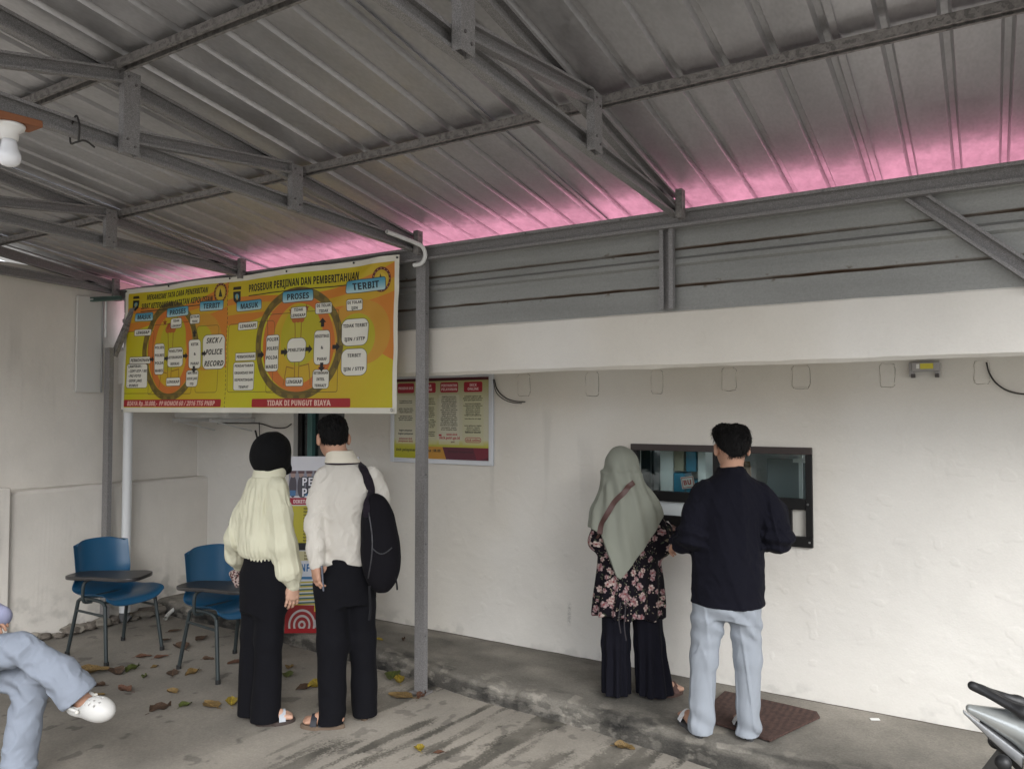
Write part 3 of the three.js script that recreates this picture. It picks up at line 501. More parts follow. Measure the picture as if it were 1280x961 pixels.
  card(c, 1250, 480, 92, 200, ['POLSEK', 'POLRES', 'POLDA', 'MABES'], 25); card(c, 1420, 470, 128, 128, ['PENELITIAN'], 24, { r: .3 }); card(c, 1590, 462, 104, 180, ['REGISTRASI', '&', 'PARAF'], 21);
  card(c, 1425, 270, 110, 60, ['TIDAK', 'LENGKAP'], 22); card(c, 1595, 256, 112, 58, ['DI TOLAK', 'TIDAK'], 22); card(c, 1410, 640, 116, 46, ['LENGKAP'], 25); card(c, 1585, 628, 110, 100, ['KETERANGAN', 'INTEL', 'TERKAIT'], 20);
  card(c, 1785, 252, 92, 58, ['DI TOLAK', 'IJIN'], 20); card(c, 1790, 392, 156, 138, ['TIDAK TERBIT', 'IJIN / STTP'], 24, { r: .28 }); card(c, 1790, 545, 150, 138, ['TERBIT', 'IJIN / STTP'], 24, { r: .28 });
  for (const [x, y, a] of [[1168, 486, 0], [1338, 478, 0], [1505, 468, 0], [1680, 462, 0], [1590, 330, -1.57], [1588, 565, 1.57]]) arrow(c, x, y, 24, a);
  c.restore(); rr(c, 1110, 630, 660, 42, 8, '#a3161f'); txt(c, 'TIDAK DI PUNGUT BIAYA', 1440, 652, 36, '#e6c2b2', { max: 480 });
  c.restore();
});
{
  const b = thing('banner', 'yellow and orange printed procedure banner hung under the canopy eaves', 'banner');
  const nx = 120, ny = 40, g = new THREE.BufferGeometry(), pos = [], uv = [], idx = [];
  const TL = [-5.985, 2.702], TR = [-3.085, 2.676], BL = [-6.02, 1.700], BR = [-3.105, 1.690];
  for (let j = 0; j <= ny; j++) for (let i = 0; i <= nx; i++) {
    const s = i / nx, t = j / ny, hang = .006 * Math.sin(t * 3.1) * Math.sin(s * 19);
    let x = (TL[0] * (1 - s) + TR[0] * s) * (1 - t) + (BL[0] * (1 - s) + BR[0] * s) * t, y = (TL[1] * (1 - s) + TR[1] * s) * (1 - t) + (BL[1] * (1 - s) + BR[1] * s) * t;
    y -= .008 * Math.sin(s * Math.PI * 3) ** 2 * (1 - t);
    const cr = 1.9 * Math.exp(-(((1 - s) * 2.2 - t * 1.1 - .12) ** 2) / .004) * .012 * (1 - t) * sstep(.35, .0, (1 - s)) - 1.8 * Math.exp(-((s * 2.6 - t * .8 - .06) ** 2) / .003) * .010 * sstep(.3, 0, s) * (1 - t);
    const z = -3.662 + hang + cr + .020 * fbm(s * 11 + t * 2, t * 3, 4, 3) + .012 * Math.sin(s * 31 + t * 2) * t * .4;
    pos.push(x, y, z); uv.push(s, 1 - t);
  }
  for (let j = 0; j < ny; j++) for (let i = 0; i < nx; i++) { const a = j * (nx + 1) + i, d = a + nx + 1; idx.push(a, d, a + 1, a + 1, d, d + 1); }
  g.setAttribute('position', new THREE.Float32BufferAttribute(pos, 3)); g.setAttribute('uv', new THREE.Float32BufferAttribute(uv, 2)); g.setIndex(idx); g.computeVertexNormals();
  mesh('sheet', g, std([.92, .92, .92], .5, 0, { map: bannerTex }), b);
  for (const s of [.005, .2, .45, .655, .87, .995]) mesh('nail', new THREE.SphereGeometry(.007, 8, 6), mWire, b, [TL[0] + (TR[0] - TL[0]) * s, TL[1] + (TR[1] - TL[1]) * s - .018, -3.652]);
  for (const s of [.01, .99]) mesh('eyelet', new THREE.TorusGeometry(.008, .003, 6, 12), std([.4, .4, .38], .4, .8), b, [BL[0] + (BR[0] - BL[0]) * s, 1.712, -3.65]);
}
// framed notice board on the wall
{
  const tex = canvasTex(1024, 720, (c, W, H) => {
    const g = c.createLinearGradient(0, 0, 0, H); g.addColorStop(0, '#a9a46a'); g.addColorStop(.3, '#c9c6ad'); g.addColorStop(.75, '#cfccb4'); g.addColorStop(.86, '#b9b52e'); g.addColorStop(1, '#b0ac1c'); c.fillStyle = g; c.fillRect(0, 0, W, H);
    c.fillStyle = '#4e1420'; c.fillRect(0, 0, W, 26);
    const cols = [130, 370, 610, 860], heads = [['PROSEDUR SKCK'], ['DASAR', 'HUKUM'], ['PERSYARATAN', 'PELAYANAN'], ['SKCK', 'ONLINE']], r = rng(77);
    cols.forEach((x, k) => {
      rr(c, x - 95, 40, 190, 90, 16, '#a41d31'); heads[k].forEach((h, i) => txt(c, h, x, 85 + (i - (heads[k].length - 1) / 2) * 34, 30, '#e9ccc8', { max: 170 }));
      c.fillStyle = k % 2 ? '#c9c69c' : '#d6d3be'; c.globalAlpha = .5; c.fillRect(x - 108, 150, 216, 440); c.globalAlpha = 1;
      const word = (len) => { let s = ''; while (s.length < len) s += 'bcdeghiknorstuma'.slice(Math.floor(r() * 9), 3 + Math.floor(r() * 12)) + ' '; return s; };
      const blocks = [[[200, 2], [270, 3], [340, 3]], [[180, 4], [260, 6], [370, 5], [480, 3]], [[165, 3], [215, 13], [440, 2]], [[165, 3], [230, 6], [330, 1], [360, 1], [420, 4], [480, 1]]][k];
      for (const [y0, n] of blocks) for (let i = 0; i < n; i++) txt(c, word(22), x, y0 + i * 17, 15, '#2b2a22', { bold: true, max: 150 + r() * 55 });
    });
    for (const [x, y, w] of [[130, 470, 150], [130, 500, 170]]) txt(c, 'bagian pelayanan', x, y, 22, '#20242a', { max: w });
    for (const [x, y, w] of [[130, 545, 150], [130, 568, 170]]) txt(c, 'pelayanan skck', x, y, 22, '#8d1627', { max: w });
    c.fillStyle = '#b01f30'; c.fillRect(500, 500, 30, 16); txt(c, 'www.skck', 640, 500, 24, '#b01f30'); txt(c, 'skck.polri.go.id', 615, 530, 30, '#b01f30', { max: 230 }); txt(c, 'polri', 650, 565, 18, '#5a2b26');
    rr(c, 780, 525, 160, 40, 20, null, '#a92639', 5); txt(c, 'skck online', 860, 546, 26, '#a92639', { max: 140 });
    c.fillStyle = '#c18a28'; c.beginPath(); c.moveTo(380, H - 108); c.lineTo(560, H - 108); c.lineTo(600, H); c.lineTo(360, H); c.fill();
    c.fillStyle = '#5a1029'; c.beginPath(); c.moveTo(540, H - 108); c.lineTo(W, H - 108); c.lineTo(W, H); c.lineTo(580, H); c.fill(); c.fillStyle = '#74152c'; c.beginPath(); c.moveTo(860, H - 108); c.lineTo(W, H - 108); c.lineTo(W, H - 30); c.lineTo(900, H); c.fill();
    txt(c, 'Unit pelayanan SKCK buka : 08.00', 270, H - 74, 34, '#23240c', { max: 500 }); txt(c, 'melayani masyarakat', 730, H - 70, 26, '#3b0a1c', { max: 260 });
  });
  const x0 = -3.90, x1 = -2.962, y0 = 1.321, y1 = 1.985, o = thing('notice_board', 'framed multi-column notice board with red headings on the wall behind the post', 'notice board', [(x0 + x1) / 2, (y0 + y1) / 2, WZ]);
  const w = x1 - x0, h = y1 - y0, mF = std([.60, .62, .66], .4, .3), f = .034;
  mesh('board', boxg(w - .02, h - .02, .012), std([.5, .5, .5], .8), o, [0, 0, .007]);
  mesh('print', new THREE.PlaneGeometry(w - 2 * f, h - 2 * f), std([.9, .9, .9], .45, 0, { map: tex }), o, [0, 0, .0145]);
  for (const s of [-1, 1]) { mesh('frame', rbox(f, h, .024, .003), mF, o, [s * (w / 2 - f / 2), 0, .012]); mesh('frame', rbox(w - 2 * f - .002, f, .022, .003), mF, o, [0, s * (h / 2 - f / 2), .011]); }
}
// standing roll banner by the door
{
  const tex = canvasTex(512, 1100, (c, W, H) => {
    c.fillStyle = '#dcdbe0'; c.fillRect(0, 0, W, H);
    c.fillStyle = '#8d8d98'; c.fillRect(0, 90, W, 160); const r = rng(9);
    for (let k = 0; k < 9; k++) { const x = 30 + k * 58; c.fillStyle = '#4c4750'; c.beginPath(); c.ellipse(x, 190, 26, 70, 0, 0, 7); c.fill(); c.fillStyle = '#a58a82'; c.beginPath(); c.arc(x, 118, 17, 0, 7); c.fill(); c.fillStyle = '#5c3f42'; c.fillRect(x - 22, 92, 44, 16); }
    c.fillStyle = '#4a79a8'; for (let k = 0; k < 6; k++) c.fillRect(k * 90, 215, 50, 35);
    c.lineWidth = 12; c.strokeStyle = '#2b2f38'; c.font = 'bold 74px sans-serif'; c.textAlign = 'left'; c.textBaseline = 'middle';
    for (const [s, y] of [['PELAYANAN', 160], ['PUBLIK', 228]]) { c.strokeText(s, 90, y); c.fillStyle = '#eceaf0'; c.fillText(s, 90, y); }
    c.fillStyle = '#a8273a'; c.fillRect(0, 262, W, 44); txt(c, 'DIKETAHUI OLEH MASYARAKAT', 256, 285, 30, '#eed9d6', { max: 470 });
    c.fillStyle = '#c9bd3a'; c.fillRect(0, 312, W, 250); for (let k = 0; k < 12; k++) txt(c, 'syarat dan ketentuan pengurusan', 256, 328 + k * 20, 18, '#38340f', { max: 460 - (k % 3) * 40 });
    c.fillStyle = '#15151a'; c.fillRect(20, 545, 470, 46); c.fillStyle = '#d5cda0'; c.fillRect(0, 596, W, 60); for (let k = 0; k < 3; k++) txt(c, 'keterangan lengkap persyaratan', 256, 606 + k * 19, 17, '#4a3f14', { max: 440 });
    c.fillStyle = '#e2e4ea'; c.fillRect(0, 660, W, 120); txt(c, 'i  INFORMASI', 200, 700, 60, '#2f6ea8', { max: 340 }); c.fillStyle = '#3f7fae'; c.fillRect(10, 755, 460, 16);
    for (let k = 0; k < 18; k++) { c.fillStyle = ['#c9b947', '#e4e2da', '#3c6d7c'][k % 3]; c.beginPath(); c.moveTo(0, 790 + k * 9); c.lineTo(W, 770 + k * 9); c.lineTo(W, 779 + k * 9); c.lineTo(0, 799 + k * 9); c.fill(); }
    c.fillStyle = '#a32a2c'; c.fillRect(0, 930, W, 170); txt(c, 'Rp. 30.000', 330, 950, 54, '#d8c24a'); for (let k = 0; k < 6; k++) { c.strokeStyle = k % 2 ? '#a32a2c' : '#d7d0cc'; c.lineWidth = 14; c.beginPath(); c.arc(120, 1050, 20 + k * 17, 0, 7); c.stroke(); }
    c.fillStyle = '#c3bfc0'; c.beginPath(); c.ellipse(330, 1040, 130, 50, 0, 0, 7); c.fill(); c.fillStyle = '#b3161f'; c.fillRect(0, 1072, W, 28);
  });
  const o = thing('standing_banner', 'tall printed standing banner leaning by the dark glass door', 'banner', [-4.16, .1, -4.10], .50);
  const g = new THREE.PlaneGeometry(.52, 1.27, 10, 30), p = g.attributes.position; for (let i = 0; i < p.count; i++) p.setZ(i, .02 * (p.getX(i) / .26) ** 2 - .03 * Math.cos(p.getY(i) * 1.5));
  mesh('sheet', g, std([.9, .9, .9], .5, 0, { map: tex }), o, [0, .64, .05], [-.05, 0, 0]);
  const mR = std([.05, .05, .05], .5);
  mesh('rod', tube([[-.25, 1.27, -.01], [.0, .62, -.02], [.25, .02, .02]], .007, 12, 8), mR, o); mesh('rod', tube([[.25, 1.27, -.01], [.0, .62, -.035], [-.25, .02, .02]], .007, 12, 8), mR, o);
  mesh('rear_leg', tube([[0, .7, -.035], [0, .005, -.30]], .007, 8, 8), mR, o);
}
// ---------------------------------------------------------------- soft-body modelling: distance fields meshed with surface nets
const smin = (a, b, k) => { const h = Math.max(k - Math.abs(a - b), 0) / k; return Math.min(a, b) - h * h * k * .25; };
function cap(a, b, ra, rb = ra) {
  const [ax, ay, az] = a, bx = b[0] - ax, by = b[1] - ay, bz = b[2] - az, q = 1 / Math.max(1e-9, bx * bx + by * by + bz * bz);
  return (x, y, z) => { const px = x - ax, py = y - ay, pz = z - az; let h = (px * bx + py * by + pz * bz) * q; h = h < 0 ? 0 : h > 1 ? 1 : h; const dx = px - bx * h, dy = py - by * h, dz = pz - bz * h; return Math.sqrt(dx * dx + dy * dy + dz * dz) - ra - (rb - ra) * h; };
}
function ell(c, r, m) { // m: optional Matrix3-like rows of local axes
  const [rx, ry, rz] = r;
  return (X, Y, Z) => {
    let x = X - c[0], y = Y - c[1], z = Z - c[2];
    if (m) { const a = x * m[0][0] + y * m[0][1] + z * m[0][2], b = x * m[1][0] + y * m[1][1] + z * m[1][2], e = x * m[2][0] + y * m[2][1] + z * m[2][2]; x = a; y = b; z = e; }
    const k0 = Math.sqrt((x / rx) ** 2 + (y / ry) ** 2 + (z / rz) ** 2), k1 = Math.sqrt((x / rx / rx) ** 2 + (y / ry / ry) ** 2 + (z / rz / rz) ** 2); return k1 < 1e-9 ? -Math.min(rx, ry, rz) : k0 * (k0 - 1) / k1;
  };
}
// stack of elliptical sections: rows [y, cx, cz, a, b]
function stack(rows, capEnds = true) {
  const y0 = rows[0][0], y1 = rows[rows.length - 1][0], n = 160, T = [];
  for (let i = 0; i <= n; i++) { const y = y0 + (y1 - y0) * i / n; let k = 0; while (k < rows.length - 2 && y > rows[k + 1][0]) k++; const t = (y - rows[k][0]) / (rows[k + 1][0] - rows[k][0]), R = (j) => rows[clamp(j, 0, rows.length - 1)], o = []; for (let c = 1; c < 5; c++) { const p0 = R(k - 1)[c], p1 = R(k)[c], p2 = R(k + 1)[c], p3 = R(k + 2)[c]; const m1 = (p2 - p0) / 2, m2 = (p3 - p1) / 2, lo = Math.min(p1, p2), hi = Math.max(p1, p2); const v = (2 * t ** 3 - 3 * t * t + 1) * p1 + (t ** 3 - 2 * t * t + t) * m1 + (-2 * t ** 3 + 3 * t * t) * p2 + (t ** 3 - t * t) * m2; o.push(clamp(v, lo, hi)); } T.push(o); }
  return (x, y, z) => { const q = clamp((y - y0) / (y1 - y0)) * n, i = Math.min(n - 1, q | 0), f = q - i, A = T[i], B = T[i + 1]; const a = A[2] + (B[2] - A[2]) * f, b = A[3] + (B[3] - A[3]) * f, dx = x - A[0] - (B[0] - A[0]) * f, dz = z - A[1] - (B[1] - A[1]) * f; const k0 = Math.sqrt((dx / a) ** 2 + (dz / b) ** 2), k1 = Math.sqrt((dx / a / a) ** 2 + (dz / b / b) ** 2); let d = k1 < 1e-6 ? -Math.min(a, b) : k0 * (k0 - 1) / k1; if (capEnds) d = Math.max(d, y0 - y, y - y1); return d; };
}
function chain(pts, rs) { const c = []; for (let i = 0; i < pts.length - 1; i++) c.push(cap(pts[i], pts[i + 1], rs[i], rs[i + 1])); return (x, y, z) => { let d = 1e9; for (const f of c) d = smin(d, f(x, y, z), .03); return d; }; }
function uni(k, ...fs) { return (x, y, z) => { let d = fs[0](x, y, z); for (let i = 1; i < fs.length; i++) d = smin(d, fs[i](x, y, z), k); return d; }; }
// surface nets with coarse culling
function netGeo(f, lo, hi, h, { uvAxis = null, uvScale = 1 } = {}) {
  const nx = Math.ceil((hi[0] - lo[0]) / h) + 1, ny = Math.ceil((hi[1] - lo[1]) / h) + 1, nz = Math.ceil((hi[2] - lo[2]) / h) + 1, G = new Float32Array(nx * ny * nz), B = 6, R = B * h * .5 * 1.7320508 * 1.35 + .02;
  for (let K = 0; K < nz; K += B) for (let J = 0; J < ny; J += B) for (let I = 0; I < nx; I += B) {
    const d = f(lo[0] + (I + B / 2) * h, lo[1] + (J + B / 2) * h, lo[2] + (K + B / 2) * h), far = Math.abs(d) > R;
    for (let k = K; k < Math.min(nz, K + B); k++) for (let j = J; j < Math.min(ny, J + B); j++) { let q = (k * ny + j) * nx + I; for (let i = I; i < Math.min(nx, I + B); i++, q++) G[q] = far ? d : f(lo[0] + i * h, lo[1] + j * h, lo[2] + k * h); }
  }
  const id = new Int32Array(nx * ny * nz).fill(-1), P = [], idx = [], sx = 1, sy = nx, sz = nx * ny, cor = [0, sx, sy, sx + sy, sz, sx + sz, sy + sz, sx + sy + sz];
  const E = [[0, 1], [2, 3], [4, 5], [6, 7], [0, 2], [1, 3], [4, 6], [5, 7], [0, 4], [1, 5], [2, 6], [3, 7]];
  for (let k = 0; k < nz - 1; k++) for (let j = 0; j < ny - 1; j++) for (let i = 0; i < nx - 1; i++) {
    const o = (k * ny + j) * nx + i; let m = 0; for (let c = 0; c < 8; c++) if (G[o + cor[c]] < 0) m |= 1 << c; if (m === 0 || m === 255) continue;
    let x = 0, y = 0, z = 0, n = 0; for (const [a, b] of E) { const A = (m >> a) & 1, Bb = (m >> b) & 1; if (A === Bb) continue; const va = G[o + cor[a]], vb = G[o + cor[b]], t = va / (va - vb); x += (a & 1) + ((b & 1) - (a & 1)) * t; y += ((a >> 1) & 1) + (((b >> 1) & 1) - ((a >> 1) & 1)) * t; z += (a >> 2) + ((b >> 2) - (a >> 2)) * t; n++; }
    id[o] = P.length / 3; P.push(lo[0] + (i + x / n) * h, lo[1] + (j + y / n) * h, lo[2] + (k + z / n) * h);
  }
  const quad = (a, b, c, d, flip) => { if (a < 0 || b < 0 || c < 0 || d < 0) return; flip ? idx.push(a, c, b, a, d, c) : idx.push(a, b, c, a, c, d); };
  for (let k = 1; k < nz - 1; k++) for (let j = 1; j < ny - 1; j++) for (let i = 1; i < nx - 1; i++) {
    const o = (k * ny + j) * nx + i, s = G[o] < 0;
    if (s !== (G[o + sx] < 0)) quad(id[o - sy - sz], id[o - sz], id[o], id[o - sy], !s);
    if (s !== (G[o + sy] < 0)) quad(id[o - sx - sz], id[o - sx], id[o], id[o - sz], !s);
    if (s !== (G[o + sz] < 0)) quad(id[o - sx - sy], id[o - sy], id[o], id[o - sx], !s);
  }
  const nv = P.length / 3, N = new Float32Array(nv * 3), U = new Float32Array(nv * 2), e = h * .6;
  for (let i = 0; i < nv; i++) { const x = P[i * 3], y = P[i * 3 + 1], z = P[i * 3 + 2]; let a = f(x + e, y, z) - f(x - e, y, z), b = f(x, y + e, z) - f(x, y - e, z), c = f(x, y, z + e) - f(x, y, z - e); const l = Math.hypot(a, b, c) || 1; N[i * 3] = a / l; N[i * 3 + 1] = b / l; N[i * 3 + 2] = c / l; const cx = uvAxis ? uvAxis[0] : 0, cz = uvAxis ? uvAxis[1] : 0; U[i * 2] = Math.atan2(x - cx, z - cz) * .17 * uvScale; U[i * 2 + 1] = y * uvScale; }
  const g = new THREE.BufferGeometry(); g.setAttribute('position', new THREE.Float32BufferAttribute(P, 3)); g.setAttribute('normal', new THREE.BufferAttribute(N, 3)); g.setAttribute('uv', new THREE.BufferAttribute(U, 2)); g.setIndex(idx); return g;
}
// where a line along -z (or another direction) first meets a field
function hitZ(f, x, y, z = .6, step = .004) { for (let q = z; q > -.6; q -= step) if (f(x, y, q) < 0) return q; return 0; }
// a flat strap that follows a list of [x, y, z] points; each with an outward normal from the field
function strapGeo(f, pts, w, t, off = .002) {
  const c = new THREE.CatmullRomCurve3(pts.map((p) => V(...p)), false, 'centripetal'), n = 60, pos = [], idx = [], uv = [], e = .012;
  for (let i = 0; i <= n; i++) { const p = c.getPoint(i / n), T = c.getTangent(i / n), g = V(f(p.x + e, p.y, p.z) - f(p.x - e, p.y, p.z), f(p.x, p.y + e, p.z) - f(p.x, p.y - e, p.z), f(p.x, p.y, p.z + e) - f(p.x, p.y, p.z - e)).normalize(); const S = new THREE.Vector3().crossVectors(T, g).normalize(), Nn = new THREE.Vector3().crossVectors(S, T).normalize(); [[-1, 0], [1, 0], [1, 1], [-1, 1]].forEach(([a, b]) => { const q = p.clone().addScaledVector(S, a * w / 2).addScaledVector(Nn, off + b * t); pos.push(q.x, q.y, q.z); uv.push(a * .5 + .5, i / n * 4); }); }
  for (let i = 0; i < n; i++) for (let k = 0; k < 4; k++) { const a = i * 4 + k, b = i * 4 + (k + 1) % 4; idx.push(a, b, a + 4, b, b + 4, a + 4); } idx.push(0, 2, 1, 0, 3, 2); const L = n * 4; idx.push(L, L + 1, L + 2, L, L + 2, L + 3);
  let g = new THREE.BufferGeometry(); g.setAttribute('position', new THREE.Float32BufferAttribute(pos, 3)); g.setAttribute('uv', new THREE.Float32BufferAttribute(uv, 2)); g.setIndex(idx); g = g.toNonIndexed(); g.computeVertexNormals(); return g;
}
// ---- anatomy
const nrm = (v) => { const l = Math.hypot(...v); return v.map((q) => q / l); }, cross = (a, b) => [a[1] * b[2] - a[2] * b[1], a[2] * b[0] - a[0] * b[2], a[0] * b[1] - a[1] * b[0]], add = (a, b, k = 1) => [a[0] + b[0] * k, a[1] + b[1] * k, a[2] + b[2] * k];
function handField(w, dir, back, thumbSide, curl = .5, sc = 1) {
  dir = nrm(dir); let side = nrm(cross(dir, back)); back = nrm(cross(side, dir)); const fs = [], S = .92 * sc;
  const P = (a, s, b) => add(add(add(w, dir, a * S), side, s * S), back, b * S);
  const palm = uni(.02, cap(P(-.02, 0, 0), P(.03, 0, 0), .024 * S, .022 * S), cap(P(.03, -.025, 0), P(.078, -.030, 0), .015 * S, .0125 * S), cap(P(.03, -.008, 0), P(.083, -.010, .002), .016 * S, .013 * S), cap(P(.03, .010, 0), P(.082, .011, .002), .016 * S, .013 * S), cap(P(.03, .026, 0), P(.076, .031, 0), .015 * S, .012 * S));
  const fin = (s, a0, L, sp, cu) => { let p = P(a0, s, 0), an = cu * .35; const seg = [L * .45, L * .31, L * .24], rr = [.0098, .0088, .008, .0068]; const out = []; for (let k = 0; k < 3; k++) { const d = add(add([0, 0, 0], dir, Math.cos(an)), back, -Math.sin(an)); const q = add(add(p, d, seg[k] * S), side, sp * seg[k] * S); out.push(cap(p, q, rr[k] * S, rr[k + 1] * S)); p = q; an += cu * .85; } return uni(.006, ...out); };
  fs.push(fin(-.031, .076, .066, -.12, curl * 1.1), fin(-.010, .082, .080, -.03, curl), fin(.011, .082, .083, .04, curl * .95), fin(.031, .076, .074, .12, curl * .85));
  const ts = thumbSide, r0 = P(.018, ts * .022, -.008), r1 = P(.048, ts * .048, -.020), r2 = P(.076, ts * .055, -.030), r3 = P(.096, ts * .052, -.040);
  const th = uni(.008, cap(r0, r1, .015 * S, .0125 * S), cap(r1, r2, .0118 * S, .0098 * S), cap(r2, r3, .0098 * S, .0078 * S));
  const fing = (x, y, z) => { let d = 1e9; for (const g of fs) d = smin(d, g(x, y, z), .0025); return d; };
  return (x, y, z) => smin(smin(palm(x, y, z), fing(x, y, z), .010), th(x, y, z), .012);
}
const handTip = (w, dir, sc = 1) => add(w, nrm(dir), .075 * sc);
function headField(c, fwd, sc = 1, tilt = 0, neck = null) {
  fwd = nrm(fwd); const up = nrm([tilt, 1, 0]); const side = nrm(cross(fwd, up)), u = nrm(cross(side, fwd)); const P = (s, v, f) => add(add(add(c, side, s * sc), u, v * sc), fwd, f * sc), M = [side, u, fwd], q = (r) => r.map((k) => k * sc);
  const skull = ell(P(0, .022, -.010), q([.074, .092, .094]), M), jaw = ell(P(0, -.052, .030), q([.054, .058, .058]), M), chin = ell(P(0, -.088, .062), q([.022, .020, .020]), M), cheek = ell(P(0, -.020, .045), q([.062, .06, .05]), M);
  const nose = cap(P(0, .004, .088), P(0, -.030, .104), .008 * sc, .0125 * sc), brow = ell(P(0, .022, .074), q([.052, .012, .018]), M), lips = ell(P(0, -.060, .084), q([.024, .012, .012]), M);
  const ears = [-1, 1].map((s) => { const e = ell(P(s * .083, -.006, -.006), q([.014, .034, .021]), M), hollow = ell(P(s * .096, -.004, .002), q([.008, .020, .011]), M); return (x, y, z) => Math.max(e(x, y, z), -hollow(x, y, z)); });
  const eyes = [-1, 1].map((s) => ell(P(s * .031, .004, .092), q([.016, .010, .012]), M));
  const neckF = cap(P(0, -.05, -.026), neck || P(0, -.17, -.040), .053 * sc, .054 * sc);
  return (x, y, z) => { let d = smin(smin(skull(x, y, z), cheek(x, y, z), .04), jaw(x, y, z), .03); d = smin(d, chin(x, y, z), .02); d = smin(d, brow(x, y, z), .014); d = smin(d, nose(x, y, z), .012); for (const e of eyes) d = -smin(-d, e(x, y, z), .008); d = smin(d, lips(x, y, z), .008); d = smin(d, neckF(x, y, z), .03); for (const e of ears) d = smin(d, e(x, y, z), .006); return d; };
}
function footField(heel, toe, sc = 1) { const d = nrm([toe[0] - heel[0], 0, toe[2] - heel[2]]), L = Math.hypot(toe[0] - heel[0], toe[2] - heel[2]), s = [-d[2], 0, d[0]], P = (a, b, y) => [heel[0] + d[0] * a * L + s[0] * b, heel[1] + y, heel[2] + d[2] * a * L + s[2] * b]; const fs = [cap(P(.10, 0, .03), P(.16, 0, .12), .030, .030), cap(P(.10, 0, .025), P(.5, .006, .026), .029, .027), cap(P(.16, 0, .07), P(.62, .004, .030), .030, .025), cap(P(.5, .0, .022), P(.80, -.004, .016), .032, .022)]; [[-.030, .92, .0075], [-.016, .965, .008], [-.002, .985, .0085], [.013, .985, .009], [.031, .97, .0125]].forEach(([b, a, r]) => fs.push(cap(P(.78, b * .9, .016), P(a - .03, b, .012), r + .003, r))); return (x, y, z) => { let q = 1e9; for (const f of fs) q = smin(q, f(x, y, z), .014); return Math.max(q, heel[1] - y); }; }
const mSkin = phys([.44, .245, .165], .55, 0, { sheen: .2, sheenRoughness: .5 }), mSkinL = phys([.52, .31, .22], .55, 0, { sheen: .2, sheenRoughness: .5 });
// one continuous body: trunk and limbs on a 12 mm grid, head, hands and feet on fine grids of their own
function bodyMesh(p, J, { sc = 1, hands = [], face, feet = [], tilt = 0, m = mSkin }) {
  const limb = (a, b, ra, rb) => cap(J[a], J[b], ra * sc, rb * sc), T = uni(.05, limb('pelvis', 'chest', .078, .088), limb('chest', 'neck', .08, .05), limb('hipL', 'kneeL', .070, .048), limb('hipR', 'kneeR', .070, .048), limb('kneeL', 'ankleL', .046, .030), limb('kneeR', 'ankleR', .046, .030), limb('shL', 'elL', .030, .030), limb('shR', 'elR', .030, .030), limb('elL', 'wrL', .033, .023), limb('elR', 'wrR', .033, .023), limb('neck', 'skull', .050, .050));
  const lo = [1e9, 1e9, 1e9], hi = [-1e9, -1e9, -1e9]; for (const k in J) for (let i = 0; i < 3; i++) { lo[i] = Math.min(lo[i], J[k][i] - .16); hi[i] = Math.max(hi[i], J[k][i] + .16); }
  const gs = [netGeo(T, lo, hi, .013)]; const around = (c, r) => [[c[0] - r, c[1] - r, c[2] - r], [c[0] + r, c[1] + r, c[2] + r]];
  gs.push(netGeo(headField(J.head, face, sc, tilt, J.neck), ...around(J.head, .19 * sc), .0042));
  for (const [w, dir, back, ts, curl] of hands) gs.push(netGeo(handField(w, dir, back, ts, curl, sc), ...around(handTip(w, dir, sc), .135 * sc), .0033));
  for (const [h, t] of feet) gs.push(netGeo(footField(h, t), [Math.min(h[0], t[0]) - .07, h[1] - .02, Math.min(h[2], t[2]) - .07], [Math.max(h[0], t[0]) + .07, h[1] + .18, Math.max(h[2], t[2]) + .07], .0045));
  return mesh('body', mergeGeometries(gs), m, p);
}
function eyesOf(p, c, fwd, sc = 1) { fwd = nrm(fwd); const side = nrm(cross(fwd, [0, 1, 0])); for (const s of [-1, 1]) { const q = add(add(add(c, side, s * .031 * sc), [0, 1, 0], .004 * sc), fwd, .076 * sc); const e = mesh('eye', new THREE.SphereGeometry(.0115 * sc, 14, 10), std([.75, .73, .70], .25), p, q); mesh('iris', new THREE.SphereGeometry(.0055 * sc, 10, 8), std([.02, .012, .008], .2), e, add([0, 0, 0], fwd, .0075 * sc)); } }
const weave = dataTex(256, 256, (u, v) => .5 + .25 * Math.sin(u * 6.2832 * 64) * Math.sin(v * 6.2832 * 64) + .3 * (tnC(u, v) - .5), { srgb: false, repeat: [6, 6] });
const knit = dataTex(256, 256, (u, v) => .5 + .3 * Math.sin(u * 6.2832 * 32 + Math.sin(v * 6.2832 * 32)) + .35 * (tnC(u, v) - .5), { srgb: false, repeat: [5, 5] });
function fabric(c, { rough = .9, sheen = .25, bump = weave, bs = .0012, map, sheenColor } = {}) { return phys(c, rough, 0, { sheen, sheenRoughness: .6, sheenColor: sheenColor ? lin(...sheenColor) : lin(.5, .5, .5), bumpMap: bump, bumpScale: bs, specularIntensity: .3, ...(map ? { map } : {}) }); }
